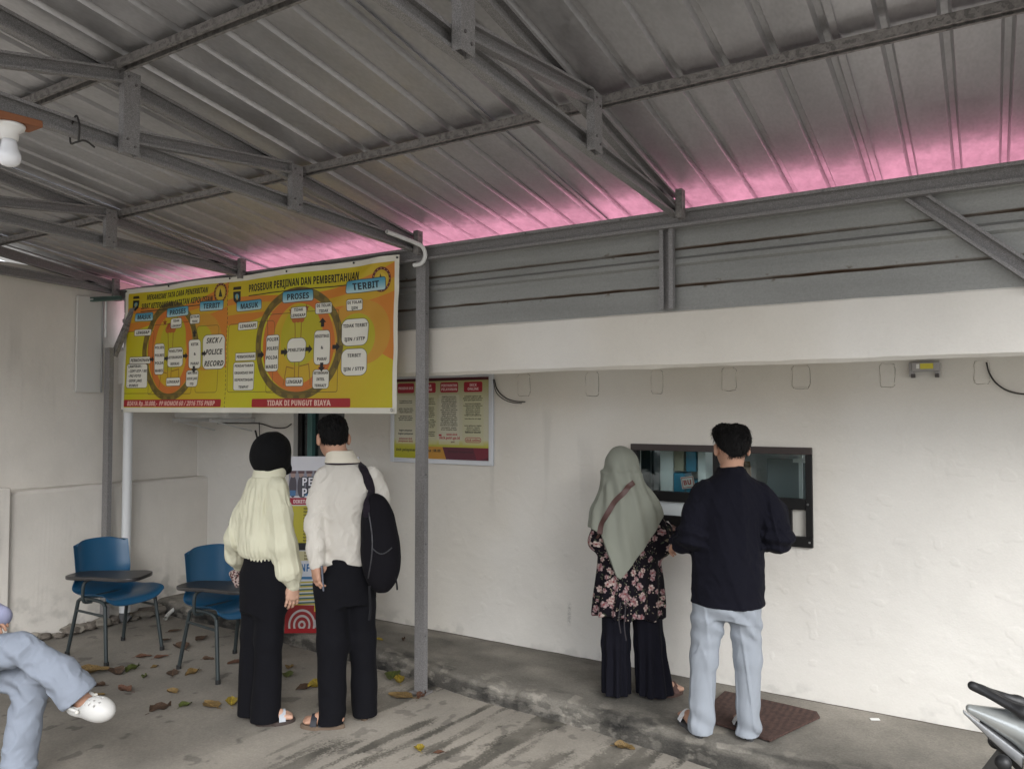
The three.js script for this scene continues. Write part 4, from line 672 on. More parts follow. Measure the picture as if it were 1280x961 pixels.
// loose strands over a hair field, combed down and back
function strands(p, f, c, R, n, seed, m, keep, len = .03) {
  const r = rng(seed), pos = [], idx = [], e = .004;
  for (let i = 0; i < n * 3 && pos.length / 3 < n * 5; i++) {
    const b = Math.acos(2 * r() - 1), a = r() * 6.2832, d = [Math.sin(b) * Math.cos(a), Math.cos(b), Math.sin(b) * Math.sin(a)]; let q = R, ok = false; for (; q > .02; q -= .003) if (f(c[0] + d[0] * q, c[1] + d[1] * q, c[2] + d[2] * q) < 0) { ok = true; break; } if (!ok) continue;
    let P = add(c, d, q); if (!keep(...P)) continue; const N = nrm([f(P[0] + e, P[1], P[2]) - f(P[0] - e, P[1], P[2]), f(P[0], P[1] + e, P[2]) - f(P[0], P[1] - e, P[2]), f(P[0], P[1], P[2] + e) - f(P[0], P[1], P[2] - e)]);
    let T = [(r() - .5) * .9 + d[0] * .3, -1 + (r() - .5) * .5, (r() - .5) * .9 + d[2] * .3]; const dt = T[0] * N[0] + T[1] * N[1] + T[2] * N[2]; T = nrm(add(T, N, -dt)); const S = nrm(cross(T, N)), L = len * (.6 + r() * .8), w = .0011, k = pos.length / 3, lift = .001 + r() * .003;
    const A = add(P, N, -.002), B = add(add(P, T, L * .5), N, lift), C = add(add(P, T, L), N, lift * 1.4); pos.push(...add(A, S, w), ...add(A, S, -w), ...add(B, S, w * .9), ...add(B, S, -w * .9), ...C); idx.push(k, k + 1, k + 2, k + 2, k + 1, k + 3, k + 2, k + 3, k + 4);
  }
  const g = new THREE.BufferGeometry(); g.setAttribute('position', new THREE.Float32BufferAttribute(pos, 3)); g.setAttribute('uv', new THREE.Float32BufferAttribute(new Float32Array(pos.length / 3 * 2), 2)); g.setIndex(idx); g.computeVertexNormals(); const o = mesh('hair_strands', g, m, p); o.userData.kind = 'stuff'; return o;
}
const ridge = (x, y, z, k = 7) => Math.max(0, 1 - Math.abs(fbm(x, y, z, 2)) * k);
// ---------------------------------------------------------------- people
const person = (label, pos) => thing('person', label, 'person', pos, YAW);
const put = (p, name, f, lo, hi, h, m, o) => mesh(name, netGeo(f, lo, hi, h, o), m, p);
const fold = (amp, fx, fy) => (x, y, z) => amp * (fbm(x * fx, y * fy, z * fx, 3) + .6 * fbm(x * fx * 2.3 + y * 3, y * fy * 2.1, z * fx * 2.3 + 9, 2));
function sandals(p, list, mSole, mStrap, straps = 2) { for (const [h, t] of list) { const d = nrm([t[0] - h[0], 0, t[2] - h[2]]), L = Math.hypot(t[0] - h[0], t[2] - h[2]) + .02, s = new THREE.Shape(), N = 28; for (let k = 0; k < N; k++) { const a = k / N * 6.2832, u = Math.cos(a), w = (u > 0 ? .046 : .034); s[k ? 'lineTo' : 'moveTo'](u * L / 2, Math.sin(a) * w * (1 - .12 * u * u)); } s.closePath(); const g = new THREE.ExtrudeGeometry(s, { depth: .016, bevelEnabled: true, bevelSize: .004, bevelThickness: .004, bevelSegments: 2 }); g.rotateX(-Math.PI / 2); g.rotateY(Math.atan2(-d[2], d[0])); g.translate((h[0] + t[0]) / 2, h[1] - .022, (h[2] + t[2]) / 2); const so = mesh('sandal', g, mSole, p); const e = [-d[2], 0, d[0]]; for (let k = 0; k < straps; k++) { const a = [.62, .42][k], c = add(h, d, a * L), y = k ? .066 : .048; const f = (x, yy, z) => Math.hypot(x - c[0], (yy - h[1]) * .8, z - c[2]); const pts = [-1, -.6, 0, .6, 1].map((q) => [c[0] + e[0] * q * .046, h[1] - .004 + (1 - q * q) * y, c[2] + e[2] * q * .046]); mesh('strap', strapGeo(f, pts, .034, .005), mStrap, so); } } }

// ---- A: woman in a cream blouse and black head cover, seen from behind
{
  const p = person('person in cream blouse, black head covering and wide black trousers reading the banner', [-3.445, 0, -2.956]);
  const J = { pelvis: [0, .86, 0], chest: [.0, 1.18, 0], neck: [.012, 1.36, 0], skull: [.02, 1.44, -.01], head: [.025, 1.478, -.015], hipL: [-.07, .84, -.03], hipR: [.065, .84, .03], kneeL: [-.075, .46, -.03], kneeR: [.035, .45, .05], ankleL: [-.085, .07, -.03], ankleR: [.02, .07, .07], shL: [-.095, 1.27, -.055], shR: [.085, 1.275, .065], elL: [-.195, .99, -.05], elR: [.12, 1.0, .088], wrL: [-.208, .80, -.19], wrR: [.168, .75, .055] };
  const fR = [[-.005, .022, .088], [.165, .022, .03]], fL = [[-.11, .022, -.02], [.02, .022, -.13]];
  bodyMesh(p, J, { sc: .95, face: [.62, -.12, -.78], m: mSkinL, hands: [[J.wrR, [-.05, -1, .0], [.6, 0, .8], 1, .45], [J.wrL, [.35, -.55, -.55], [-.5, .2, .5], 1, .9]], feet: [fR, fL] });
  eyesOf(p, J.head, [.62, -.12, -.78], .95);
  // head cover: close round cap, tucked into the collar with a fold falling on the far shoulder
  const ax = nrm([.62, 0, -.78]); const fo = fold(.010, 9, 5);
  const hij = uni(.05, ell([.022, 1.487, -.008], [.104, .106, .112]), ell([.012, 1.44, .02], [.094, .085, .090]), cap([.05, 1.43, -.03], [.085, 1.375, -.06], .055, .035), cap([.015, 1.42, .01], [.015, 1.36, .005], .062, .055));
  const faceA = ell([.022 + ax[0] * .15, 1.475, -.01 + ax[2] * .15], [.075, .075, .075]);
  put(p, 'head_cover', (x, y, z) => Math.max(hij(x, y, z) + fo(x, y, z), -faceA(x, y, z)), [-.15, 1.3, -.2], [.2, 1.65, .2], .0062, fabric([.0055, .0055, .006], { sheen: .05 }));
  // blouse: gathered under the collar, bloused at the waist, wide bishop sleeves
  const body = stack([[.895, -.017, .0, .122, .098], [.915, -.017, .0, .135, .112], [.95, -.016, .0, .142, .122], [1.05, -.014, .0, .136, .116], [1.18, -.006, .005, .126, .108], [1.27, .004, .008, .110, .092], [1.325, .012, .006, .086, .078], [1.36, .014, .004, .066, .064], [1.405, .018, .0, .060, .060]]);
  const slR = chain([[.078, 1.290, .06], [.100, 1.14, .085], [.122, .97, .090], [.150, .83, .072], [.168, .745, .056]], [.050, .054, .064, .060, .034]);
  const slL = chain([[-.075, 1.285, -.045], [-.140, 1.12, -.045], [-.192, .985, -.05], [-.208, .88, -.13], [-.205, .815, -.185]], [.050, .054, .058, .054, .032]);
  const blouse = (x, y, z) => { const a = Math.atan2(x - .012, z), ga = .006 * Math.sin(a * 19 + 2 * Math.sin(y * 9)) * sstep(1.34, 1.22, y) * sstep(1.0, 1.18, y) + .004 * Math.sin(a * 34) * sstep(1.02, .90, y); let d = smin(body(x, y, z) + ga, slR(x, y, z), .03); d = smin(d, slL(x, y, z), .03); return d + .018 * fbm(x * 8, y * 1.6, z * 8, 2) - .007 * ridge(x * 11 + y * 1.5, y * 1.7, z * 11) - .004 * ridge(x * 22 + y * 4, y * 3.2 + 7, z * 22, 6) + .006 * fbm(x * 30, y * 14, z * 30, 2); };
  put(p, 'blouse', blouse, [-.32, .70, -.3], [.32, 1.46, .25], .0062, fabric([.60, .58, .44], { rough: .75, sheen: .4, sheenColor: [.7, .68, .5] }));
  const band1 = stack([[1.335, .012, .006, .088, .084], [1.40, .018, .004, .080, .080]]);
  put(p, 'collar', (x, y, z) => { const d = band1(x, y, z); return Math.max(Math.abs(d) - .004, 1.335 - y, y - 1.402); }, [-.1, 1.32, -.11], [.14, 1.42, .11], .0045, fabric([.62, .60, .46], { rough: .75 }));
  const legs = uni(.04, stack([[.60, -.005, .0, .130, .10], [.72, 0, .0, .136, .112], [.80, .002, .0, .138, .115], [.88, -.004, 0, .124, .106], [.95, -.008, 0, .112, .10]]), chain([[-.068, .78, -.025], [-.075, .46, -.03], [-.090, -.14, -.02]], [.088, .070, .086]), chain([[.062, .78, .03], [.035, .45, .05], [.020, -.14, .066]], [.088, .070, .092]));
  const pf = fold(.014, 7, 1.6);
  put(p, 'trousers', (x, y, z) => Math.max(legs(x, y, z) + pf(x, y, z), .022 - y), [-.22, 0, -.2], [.22, .98, .2], .0085, fabric([.0055, .0055, .0075], { sheen: .04 }));
  sandals(p, [fR, fL], std([.05, .035, .03], .7), std([.42, .44, .47], .6), 1);
}
// ---- B: man in a cream polo jumper with a backpack
const manB = {};
{
  const p = person('person in cream long-sleeved polo and black trousers with a backpack on one shoulder', [-3.034, 0, -3.152]);
  const J = { pelvis: [0, .85, 0], chest: [.0, 1.22, 0], neck: [-.03, 1.43, -.005], skull: [-.06, 1.50, -.015], head: [-.076, 1.552, -.02], hipL: [-.08, .83, .03], hipR: [.08, .83, -.02], kneeL: [-.06, .45, .045], kneeR: [.095, .45, -.04], ankleL: [-.05, .08, .05], ankleR: [.10, .08, -.06], shL: [-.125, 1.350, .025], shR: [.15, 1.355, -.03], elL: [-.147, 1.10, .088], elR: [.205, 1.12, -.07], wrL: [-.132, .885, .12], wrR: [.15, 1.06, -.26] };
  const fL = [[.005, .022, .068], [-.21, .022, .06]], fR = [[.105, .022, -.035], [.07, .022, -.26]], face = [-.42, -.25, -.87];
  bodyMesh(p, J, { sc: 1, face, hands: [[J.wrL, [.04, -1, -.02], [-.8, 0, .6], 1, .55], [J.wrR, [-.3, .2, -.9], [.5, .6, 0], -1, .8]], feet: [fL, fR] });
  eyesOf(p, J.head, face);
  // hair: cropped at the sides, fuller on top
  const f = nrm([face[0], 0, face[2]]), hs = uni(.02, ell([-.078 - f[0] * .012, 1.582, -.02 - f[2] * .012], [.079, .102, .104], [nrm(cross(f, [0, 1, 0])), [0, 1, 0], f]), ell([-.078 + f[0] * .02, 1.632, -.02 + f[2] * .02], [.076, .050, .090], [nrm(cross(f, [0, 1, 0])), [0, 1, 0], f]));
  put(p, 'hair', (x, y, z) => { const q = (x + .078) * f[0] + (z + .02) * f[2]; return Math.max(hs(x, y, z) + .010 * fbm(x * 60, y * 18, z * 60, 2) + .006 * noise(x * 150, y * 45, z * 150), 1.505 + Math.max(0, q + .055) * .62 - y, q - .088); }, [-.22, 1.45, -.17], [.07, 1.72, .13], .0038, phys([.004, .0035, .0035], .75, 0, { specularIntensity: .3 }));
  strands(p, hs, [-.076, 1.58, -.02], .2, 1500, 51, phys([.004, .0035, .0035], .7, 0, { specularIntensity: .4 }), (x, y, z) => { const q = (x + .078) * f[0] + (z + .02) * f[2]; return y > 1.505 + Math.max(0, q + .055) * .62 && q < .085; }, .022);
  const torso = stack([[.852, .002, 0, .128, .096], [.875, .002, 0, .138, .106], [.93, .002, 0, .140, .108], [1.08, .002, .005, .140, .108], [1.24, .004, .008, .152, .110], [1.33, .0, .006, .148, .095], [1.385, -.010, .0, .122, .086], [1.43, -.02, -.004, .082, .074], [1.47, -.032, -.008, .066, .067]]);
  const sL = chain([[-.122, 1.345, .022], [-.142, 1.22, .055], [-.147, 1.10, .088], [-.138, .97, .112], [-.132, .895, .120]], [.050, .049, .047, .043, .037]), sR = chain([[.132, 1.345, -.025], [.175, 1.22, -.05], [.19, 1.11, -.075], [.165, 1.07, -.19], [.152, 1.06, -.235]], [.052, .052, .048, .044, .038]);
  const top = (x, y, z) => { let d = smin(smin(torso(x, y, z), sL(x, y, z), .028), sR(x, y, z), .028); const wr = .009 * Math.sin((y + x * .8) * 46 + 4 * fbm(x * 5, y * 5, z * 5, 2)) * sstep(1.02, .93, y) * sstep(.87, .90, y) * (x > -.11 ? 1 : .3); return d + wr * .7 + .016 * fbm(x * 5 + y * 4, y * 5 - x * 3, z * 5, 2) - .006 * ridge(x * 8 + y * 4.5, y * 6 - x * 5, z * 8) - .003 * ridge(x * 17 - y * 6, y * 13, z * 17 + 3, 6) + .005 * fbm(x * 30, y * 26, z * 30, 2); };
  manB.top = top;
  put(p, 'jumper', top, [-.3, .83, -.32], [.32, 1.48, .2], .0064, fabric([.60, .565, .505], { rough: .95, bump: knit, bs: .002 }));
  const band2 = stack([[.845, .002, 0, .134, .102], [.888, .002, 0, .136, .104]]);
  put(p, 'waistband', (x, y, z) => { const d = band2(x, y, z); return Math.max(d + .002 * Math.sin(Math.atan2(x, z) * 90), .848 - y, y - .888); }, [-.17, .83, -.14], [.17, .91, .14], .0055, fabric([.585, .55, .49], { bump: knit, bs: .003 }));
  const band3 = stack([[1.41, -.018, -.004, .098, .090], [1.45, -.028, -.006, .080, .080], [1.488, -.038, -.008, .069, .073]]);
  put(p, 'collar', (x, y, z) => { const d = band3(x, y, z); return Math.max(Math.abs(d) - .005, 1.42 - y + .12 * Math.max(0, -z), y - 1.488); }, [-.14, 1.39, -.12], [.1, 1.51, .12], .0045, fabric([.68, .63, .52], { bump: knit }));
  mesh('collar_stripe', tube([[-.116, 1.418, -.02], [-.096, 1.418, .050], [-.022, 1.418, .092], [.052, 1.418, .056], [.079, 1.418, -.02]], .0045, 40, 6), fabric([.03, .02, .03]), p);
  const legs = uni(.035, stack([[.66, .0, .0, .145, .105], [.74, .0, 0, .156, .118], [.82, .0, 0, .154, .120], [.90, .0, 0, .132, .108]]), chain([[-.078, .76, .03], [-.062, .45, .048], [-.050, -.14, .055]], [.094, .080, .080]), chain([[.085, .76, -.02], [.096, .45, -.04], [.102, -.14, -.05]], [.088, .074, .072]));
  put(p, 'trousers', (x, y, z) => Math.max(legs(x, y, z) + .022 * fbm(x * 6, y * 2, z * 6, 3) + .012 * fbm(x * 9, y * 11, z * 9, 2), .024 - y), [-.22, 0, -.2], [.25, .92, .2], .0085, fabric([.0055, .0055, .0075], { sheen: .04 }));
  sandals(p, [fL, fR], std([.14, .10, .07], .85), std([.015, .016, .022], .6), 2);
  // backpack hanging from the far shoulder
  const bp = thing('backpack', 'black backpack hanging from the shoulder of the cream polo', 'backpack', [-3.034, 0, -3.152], YAW);
  const bf = uni(.06, ell([.205, 1.00, .105], [.098, .235, .085]), ell([.225, .90, .115], [.092, .17, .088]), ell([.175, 1.14, .10], [.062, .12, .06]));
  const bag = (x, y, z) => Math.max(bf(x, y, z) + .012 * fbm(x * 8, y * 5, z * 8, 3), .735 - y + .12 * Math.max(0, .2 - x));
  mesh('bag', netGeo(bag, [.05, .68, -.03], [.36, 1.30, .25], .006), fabric([.006, .0055, .0075], { sheen: .05 }), bp);
  const zp = []; for (let k = 0; k <= 20; k++) { const t = k / 20, y = 1.18 - t * .36, x = .155 + .03 * Math.sin(t * 3) ; zp.push([x, y, hitZ(bag, x, y, .4) + .003]); } mesh('zip', tube(zp, .004, 60, 6), std([.05, .05, .055], .4, .4), bp);
  const pk = []; for (let k = 0; k <= 20; k++) { const t = k / 20, x = .185 + .10 * t, y = .985 - .03 * Math.sin(t * 3.1); pk.push([x, y, hitZ(bag, x, y, .4) + .002]); } mesh('pocket_seam', tube(pk, .0035, 50, 6), std([.03, .03, .033], .6), bp);
  const st = []; for (const [x, y] of [[.10, 1.385], [.125, 1.34], [.145, 1.27], [.15, 1.20], [.148, 1.14]]) st.push([x, y, Math.max(hitZ(top, x, y, .4), hitZ(bag, x, y, .4)) + .002]); mesh('shoulder_strap', strapGeo(top, [[.085, 1.40, -.03], ...st], .052, .010), fabric([.018, .014, .02]), bp);
  mesh('strap_tail', tube([[.165, .78, .17], [.17, .72, .175], [.172, .66, .17], [.166, .60, .168]], .007, 20, 6), fabric([.012, .012, .014]), bp);
  mesh('strap_tail', tube([[.29, .84, .15], [.305, .80, .15], [.31, .755, .15]], .005, 16, 6), fabric([.012, .012, .014]), bp);
  const ph = thing('phone', 'slim phone in the lowered hand beside the black trousers', 'phone', [-3.034, 0, -3.152], YAW);
  mesh('case', moved(rbox(.010, .14, .068, .005), -.099, .815, .113, .1, .3, .05), std([.12, .13, .16], .25), ph); mesh('screen', moved(rbox(.002, .130, .060, .001), -.0925, .815, .1115, .1, .3, .05), std([.02, .02, .025], .1), ph);
}
// ---- C: woman in a sage head cover and floral tunic at the window
{
  const p = person('person in long sage green head covering and floral tunic standing at the service window', [-1.718, .1, -4.105]);
  const J = { pelvis: [-.03, .72, 0], chest: [-.035, .98, -.01], neck: [-.055, 1.14, -.03], skull: [-.066, 1.20, -.045], head: [-.068, 1.262, -.05], hipL: [-.10, .71, 0], hipR: [.05, .71, 0], kneeL: [-.105, .40, 0], kneeR: [.075, .40, 0], ankleL: [-.105, .07, .01], ankleR: [.11, .07, .01], shL: [-.165, 1.06, -.01], shR: [.095, 1.06, -.02], elL: [-.20, .86, .0], elR: [.135, .835, .01], wrL: [-.14, .86, -.2], wrR: [.19, .905, -.17] };
  const fR = [[.09, .022, .03], [.262, .022, -.05]], fL = [[-.105, .022, .0], [-.07, .022, -.21]], face = [.5, -.2, -.84];
  bodyMesh(p, J, { sc: .90, face, m: mSkinL, hands: [[J.wrR, [.35, .05, -.9], [.2, .95, .1], -1, .7], [J.wrL, [.2, .05, -.9], [-.2, .95, .1], 1, .7]], feet: [fR, fL] });
  eyesOf(p, J.head, face, .9);
  const cut = (x) => { const k = [[-.40, .945], [-.25, .945], [-.205, .925], [-.185, .86], [-.125, .695], [-.105, .682], [-.085, .70], [.165, 1.03], [.4, 1.06]]; let i = 0; while (i < k.length - 2 && x > k[i + 1][0]) i++; const t = clamp((x - k[i][0]) / (k[i + 1][0] - k[i][0])); return k[i][1] + t * (k[i + 1][1] - k[i][1]); };
  const veil = uni(.05, ell([-.066, 1.286, -.042], [.098, .120, .118]), cap([-.070, 1.25, -.02], [-.075, 1.14, .01], .100, .112), stack([[.60, -.085, .02, .16, .125], [.80, -.075, .02, .185, .135], [.95, -.058, .012, .205, .145], [1.03, -.052, .005, .208, .145], [1.10, -.052, 0, .185, .132], [1.17, -.060, -.01, .138, .116], [1.24, -.066, -.02, .105, .108]]));
  const fp = add(J.head, nrm(face), .165);
  const veilF = (x, y, z) => { const a = Math.atan2(x + .07, z + .05), pl = .0065 * Math.sin(a * 15 + y * 6 + 3 * fbm(x * 3, y * 3, z * 3, 2)) * sstep(1.26, 1.12, y) + .006 * Math.sin((x + .05) * 90 + y * 14) * sstep(1.36, 1.28, y) * sstep(1.12, 1.2, y); return veil(x, y, z) + pl + .026 * fbm(x * 6 + y * 2, y * 2.6, z * 6, 3); };
  const faceC = ell(fp, [.078, .085, .085]);
  put(p, 'head_cover', (x, y, z) => Math.max(veilF(x, y, z), (cut(x) - y) * .62, -faceC(x, y, z)), [-.36, .64, -.3], [.24, 1.44, .26], .0062, fabric([.235, .245, .205], { rough: .92, sheen: .3 }));
  // floral tunic
  const flowers = canvasTex(1024, 1024, (c, W, H) => {
    c.fillStyle = '#16121a'; c.fillRect(0, 0, W, H); const r = rng(404);
    const bloom = (x, y, s, col) => { for (let k = 0; k < 6; k++) { const a = k / 6 * 6.283 + x; c.fillStyle = col[k % col.length]; c.beginPath(); c.ellipse(x + Math.cos(a) * s * .55, y + Math.sin(a) * s * .55, s * .52, s * .38, a, 0, 7); c.fill(); } c.fillStyle = '#8f4a4c'; c.beginPath(); c.arc(x, y, s * .26, 0, 7); c.fill(); };
    const wrapd = (fn, x, y) => { for (const dx of [-W, 0, W]) for (const dy of [-H, 0, H]) fn(x + dx, y + dy); };
    for (let k = 0; k < 260; k++) { const x = r() * W, y = r() * H, a = r() * 6.3, q = 10 + r() * 10; wrapd((X, Y) => { c.fillStyle = r() > .4 ? '#4a5040' : '#7d7462'; c.beginPath(); c.ellipse(X, Y, q, q * .4, a, 0, 7); c.fill(); }, x, y); }
    for (let k = 0; k < 120; k++) { const x = r() * W, y = r() * H, s = 18 + r() * 26, col = r() > .35 ? ['#a08284', '#b39c9a', '#8a6669'] : ['#cdbcb4', '#b9a39c', '#a88a86']; wrapd((X, Y) => bloom(X, Y, s, col), x, y); }
    for (let k = 0; k < 200; k++) { const x = r() * W, y = r() * H; wrapd((X, Y) => { c.fillStyle = '#bfae9f'; c.beginPath(); c.arc(X, Y, 3 + (k % 3) * 2, 0, 7); c.fill(); }, x, y); }
  }); flowers.wrapS = flowers.wrapT = THREE.RepeatWrapping; flowers.repeat.set(1.9, 1.9);
  const tun = uni(.035, stack([[.452, -.035, .0, .208, .140], [.50, -.035, 0, .205, .138], [.62, -.035, 0, .196, .132], [.78, -.035, 0, .178, .122], [.95, -.035, 0, .172, .118], [1.06, -.04, -.01, .14, .10]]), chain([[.09, 1.05, -.02], [.125, .92, .005], [.138, .84, .008], [.172, .875, -.09], [.192, .905, -.15]], [.07, .066, .062, .056, .052]), chain([[-.16, 1.05, -.01], [-.20, .87, 0], [-.15, .86, -.17]], [.07, .06, .05]));
  put(p, 'tunic', (x, y, z) => { const a = Math.atan2(x + .035, z); return Math.max(tun(x, y, z) + .010 * Math.sin(a * 13 + 2 * Math.sin(y * 6)) * sstep(.85, .5, y) + .018 * fbm(x * 6, y * 3, z * 6, 3), .452 + .012 * Math.sin(a * 5) - y); }, [-.32, .42, -.26], [.3, 1.12, .22], .007, fabric([.70, .70, .70], { map: flowers, rough: .85, sheen: .1 }), { uvAxis: [-.035, 0] });
  for (const [x, y] of [[-.115, .44], [-.085, .40]]) mesh('tie_cord', tube([[x + .01, .56, .150], [x, y + .03, .150], [x + .012, y - .05, .135]], .0035, 20, 5), fabric([.05, .045, .05]), p);
  const legs = uni(.012, stack([[.47, -.03, 0, .165, .11], [.62, -.03, 0, .165, .12], [.75, -.03, 0, .15, .11]]), chain([[-.110, .56, 0], [-.112, .3, 0], [-.108, -.14, .005]], [.088, .076, .084]), chain([[.058, .56, 0], [.078, .3, 0], [.112, -.14, .012]], [.090, .082, .108]));
  put(p, 'trousers', (x, y, z) => Math.max(legs(x, y, z) + .012 * Math.sin(Math.atan2(x - (x > -.02 ? .08 : -.1), z) * 9) * sstep(.5, .1, y) + .014 * fbm(x * 7, y * 1.8, z * 7, 3), .018 - y), [-.27, 0, -.2], [.3, .78, .2], .008, fabric([.0065, .0065, .011], { sheen: .04 }));
  sandals(p, [fR, fL], std([.08, .045, .035], .8), std([.10, .05, .04], .7), 1);
  // sling bag: strap over the head cover, small bag in front
  const sb = thing('sling_bag', 'brown leather sling bag strap crossing the sage green head covering', 'bag', [-1.718, .1, -4.105], YAW), mL = std([.075, .032, .026], .5);
  const pts = [[-.025, 1.21], [-.05, 1.19], [-.09, 1.15], [-.135, 1.095], [-.175, 1.03], [-.20, .975], [-.212, .925]].map(([x, y]) => [x, y, hitZ(veilF, x, y, .4) + .001]);
  mesh('strap', strapGeo(veilF, pts, .030, .004, .003), mL, sb); mesh('bag', moved(rbox(.20, .14, .06, .02, 4), -.06, .80, -.21, 0, .1, 0), mL, sb);
  mesh('strap', tube([[-.025, 1.21, pts[0][2]], [.0, 1.20, -.02], [-.02, 1.08, -.16], [-.06, .92, -.20], [-.03, .86, -.21]], .008, 30, 6), mL, sb);
  mesh('strap', tube([pts[6], [-.225, .88, .02], [-.215, .86, -.1], [-.14, .85, -.2]], .008, 24, 6), mL, sb);
  const w = thing('wallet', 'brown wallet with a slip of paper held out at the service window', 'wallet', [-1.718, .1, -4.105], YAW);
  mesh('cover', moved(rbox(.10, .02, .08, .006), .235, .905, -.25, .1, .2, 0), std([.12, .06, .045], .5), w); mesh('paper', moved(boxg(.07, .002, .06), .215, .925, -.235, .4, .2, .1), std([.75, .73, .72], .8), w);
}
// ---- D: man in a dark sweatshirt and pale jeans at the window
{
  const p = person('person in dark navy sweatshirt and pale blue jeans standing at the service window', [-1.147, .1, -3.856]);
  const J = { pelvis: [.02, .72, 0], chest: [.035, 1.06, 0], neck: [.058, 1.30, -.015], skull: [.062, 1.36, -.03], head: [.065, 1.412, -.04], hipL: [-.07, .70, 0], hipR: [.10, .70, .02], kneeL: [-.10, .39, 0], kneeR: [.118, .39, .03], ankleL: [-.118, .07, .01], ankleR: [.108, .06, .055], shL: [-.105, 1.215, 0], shR: [.195, 1.215, 0], elL: [-.158, .985, .025], elR: [.255, .985, .04], wrL: [-.185, .925, -.14], wrR: [.21, .96, -.19] };
  const fL = [[-.125, .022, .035], [-.16, .022, -.20]], fR = [[.11, .022, .075], [.125, .022, -.155]], face = [.05, -.3, -.95];
  bodyMesh(p, J, { sc: .96, face, hands: [[J.wrL, [-.15, -.35, -.8], [-.6, .7, .1], 1, .7], [J.wrR, [-.25, .05, -.9], [.2, .95, .1], -1, .8]], feet: [fL, fR] });
  eyesOf(p, J.head, face, .96);
  const hs = uni(.02, ell([.064, 1.458, -.036], [.095, .080, .110]), ell([.064, 1.415, -.010], [.086, .060, .080]), ell([.028, 1.495, -.05], [.056, .044, .075]), ell([.102, 1.492, -.05], [.054, .044, .075]));
  put(p, 'hair', (x, y, z) => Math.max(hs(x, y, z) + .012 * fbm(x * 45, y * 13, z * 45, 2) + .007 * noise(x * 140, y * 34, z * 140), 1.372 + .062 * Math.abs((x - .064) / .08) ** 2 + Math.max(0, -z - .02) * .9 - y), [-.06, 1.32, -.19], [.2, 1.57, .12], .0038, phys([.004, .0035, .0035], .75, 0, { specularIntensity: .3 }));
  strands(p, hs, [.064, 1.44, -.03], .2, 1700, 52, phys([.004, .0035, .0035], .7, 0, { specularIntensity: .4 }), (x, y, z) => y > 1.378 + .062 * Math.abs((x - .064) / .08) ** 2 + Math.max(0, -z - .02) * .9, .032);
  const torso = stack([[.632, .028, .0, .180, .126], [.645, .028, .0, .186, .130], [.68, .028, 0, .182, .128], [.72, .028, 0, .184, .130], [.85, .030, 0, .180, .128], [1.0, .035, 0, .172, .124], [1.12, .04, .005, .172, .122], [1.20, .046, .004, .165, .108], [1.255, .052, .0, .128, .092], [1.29, .056, -.006, .088, .078], [1.322, .060, -.012, .068, .068]]);
  const sL = chain([[-.080, 1.190, 0], [-.128, 1.09, .018], [-.155, .985, .028], [-.178, .945, -.055], [-.188, .928, -.115]], [.066, .070, .068, .058, .046]), sR = chain([[.174, 1.190, 0], [.228, 1.09, .02], [.252, .985, .042], [.238, .965, -.06], [.215, .96, -.15]], [.070, .074, .072, .060, .046]);
  put(p, 'sweatshirt', (x, y, z) => { const d = smin(smin(torso(x, y, z), sL(x, y, z), .022), sR(x, y, z), .022); const el = .008 * Math.sin(y * 95 + x * 20 + 5 * fbm(x * 6, y * 6, z * 6, 2)) * sstep(.10, .03, Math.abs(y - .97)) * (x < -.09 || x > .17 ? 1 : 0); return Math.max(d + el + .022 * fbm(x * 5.5, y * 2, z * 5.5, 2) - .008 * ridge(x * 8 + y * 1.6, y * 1.8, z * 8) - .004 * ridge(x * 16 + y * 7, y * 7, z * 16 + 5, 6) + .005 * fbm(x * 30, y * 24, z * 30, 2), .640 + .012 * fbm(x * 4, 3, z * 4, 2) - .03 * (x - .03) - y); }, [-.3, .62, -.26], [.36, 1.34, .2], .0066, fabric([.0065, .0065, .0115], { rough: .95, sheen: .06, bump: knit, bs: .002 }));
  const legs = uni(.028, stack([[.585, .022, .005, .150, .10], [.63, .022, .005, .162, .115], [.70, .024, .004, .162, .115]]), chain([[-.074, .60, .0], [-.100, .38, .004], [-.122, -.14, .016]], [.084, .066, .071]), chain([[.108, .60, .02], [.118, .38, .03], [.098, -.14, .062]], [.082, .063, .054]));
  put(p, 'jeans', (x, y, z) => { const wr = .006 * Math.sin((y * 60 + x * 40) + 6 * fbm(x * 5, y * 5, z * 5, 2)) * (sstep(.42, .55, y) * .8 + sstep(.22, .06, y)); return Math.max(legs(x, y, z) + wr + .016 * fbm(x * 6, y * 2, z * 6, 2) - .006 * ridge(x * 12 + y * 1.4, y * 2 + x * 3, z * 12) - .0015 * ridge(x * 17 - y * 8, y * 9, z * 17 + 5, 6), .018 - y); }, [-.24, 0, -.17], [.28, .72, .2], .0075, fabric([.29, .315, .35], { rough: .85, sheen: .15 }));
  sandals(p, [fL, fR], std([.05, .05, .052], .7), std([.68, .68, .68], .6), 1);
}
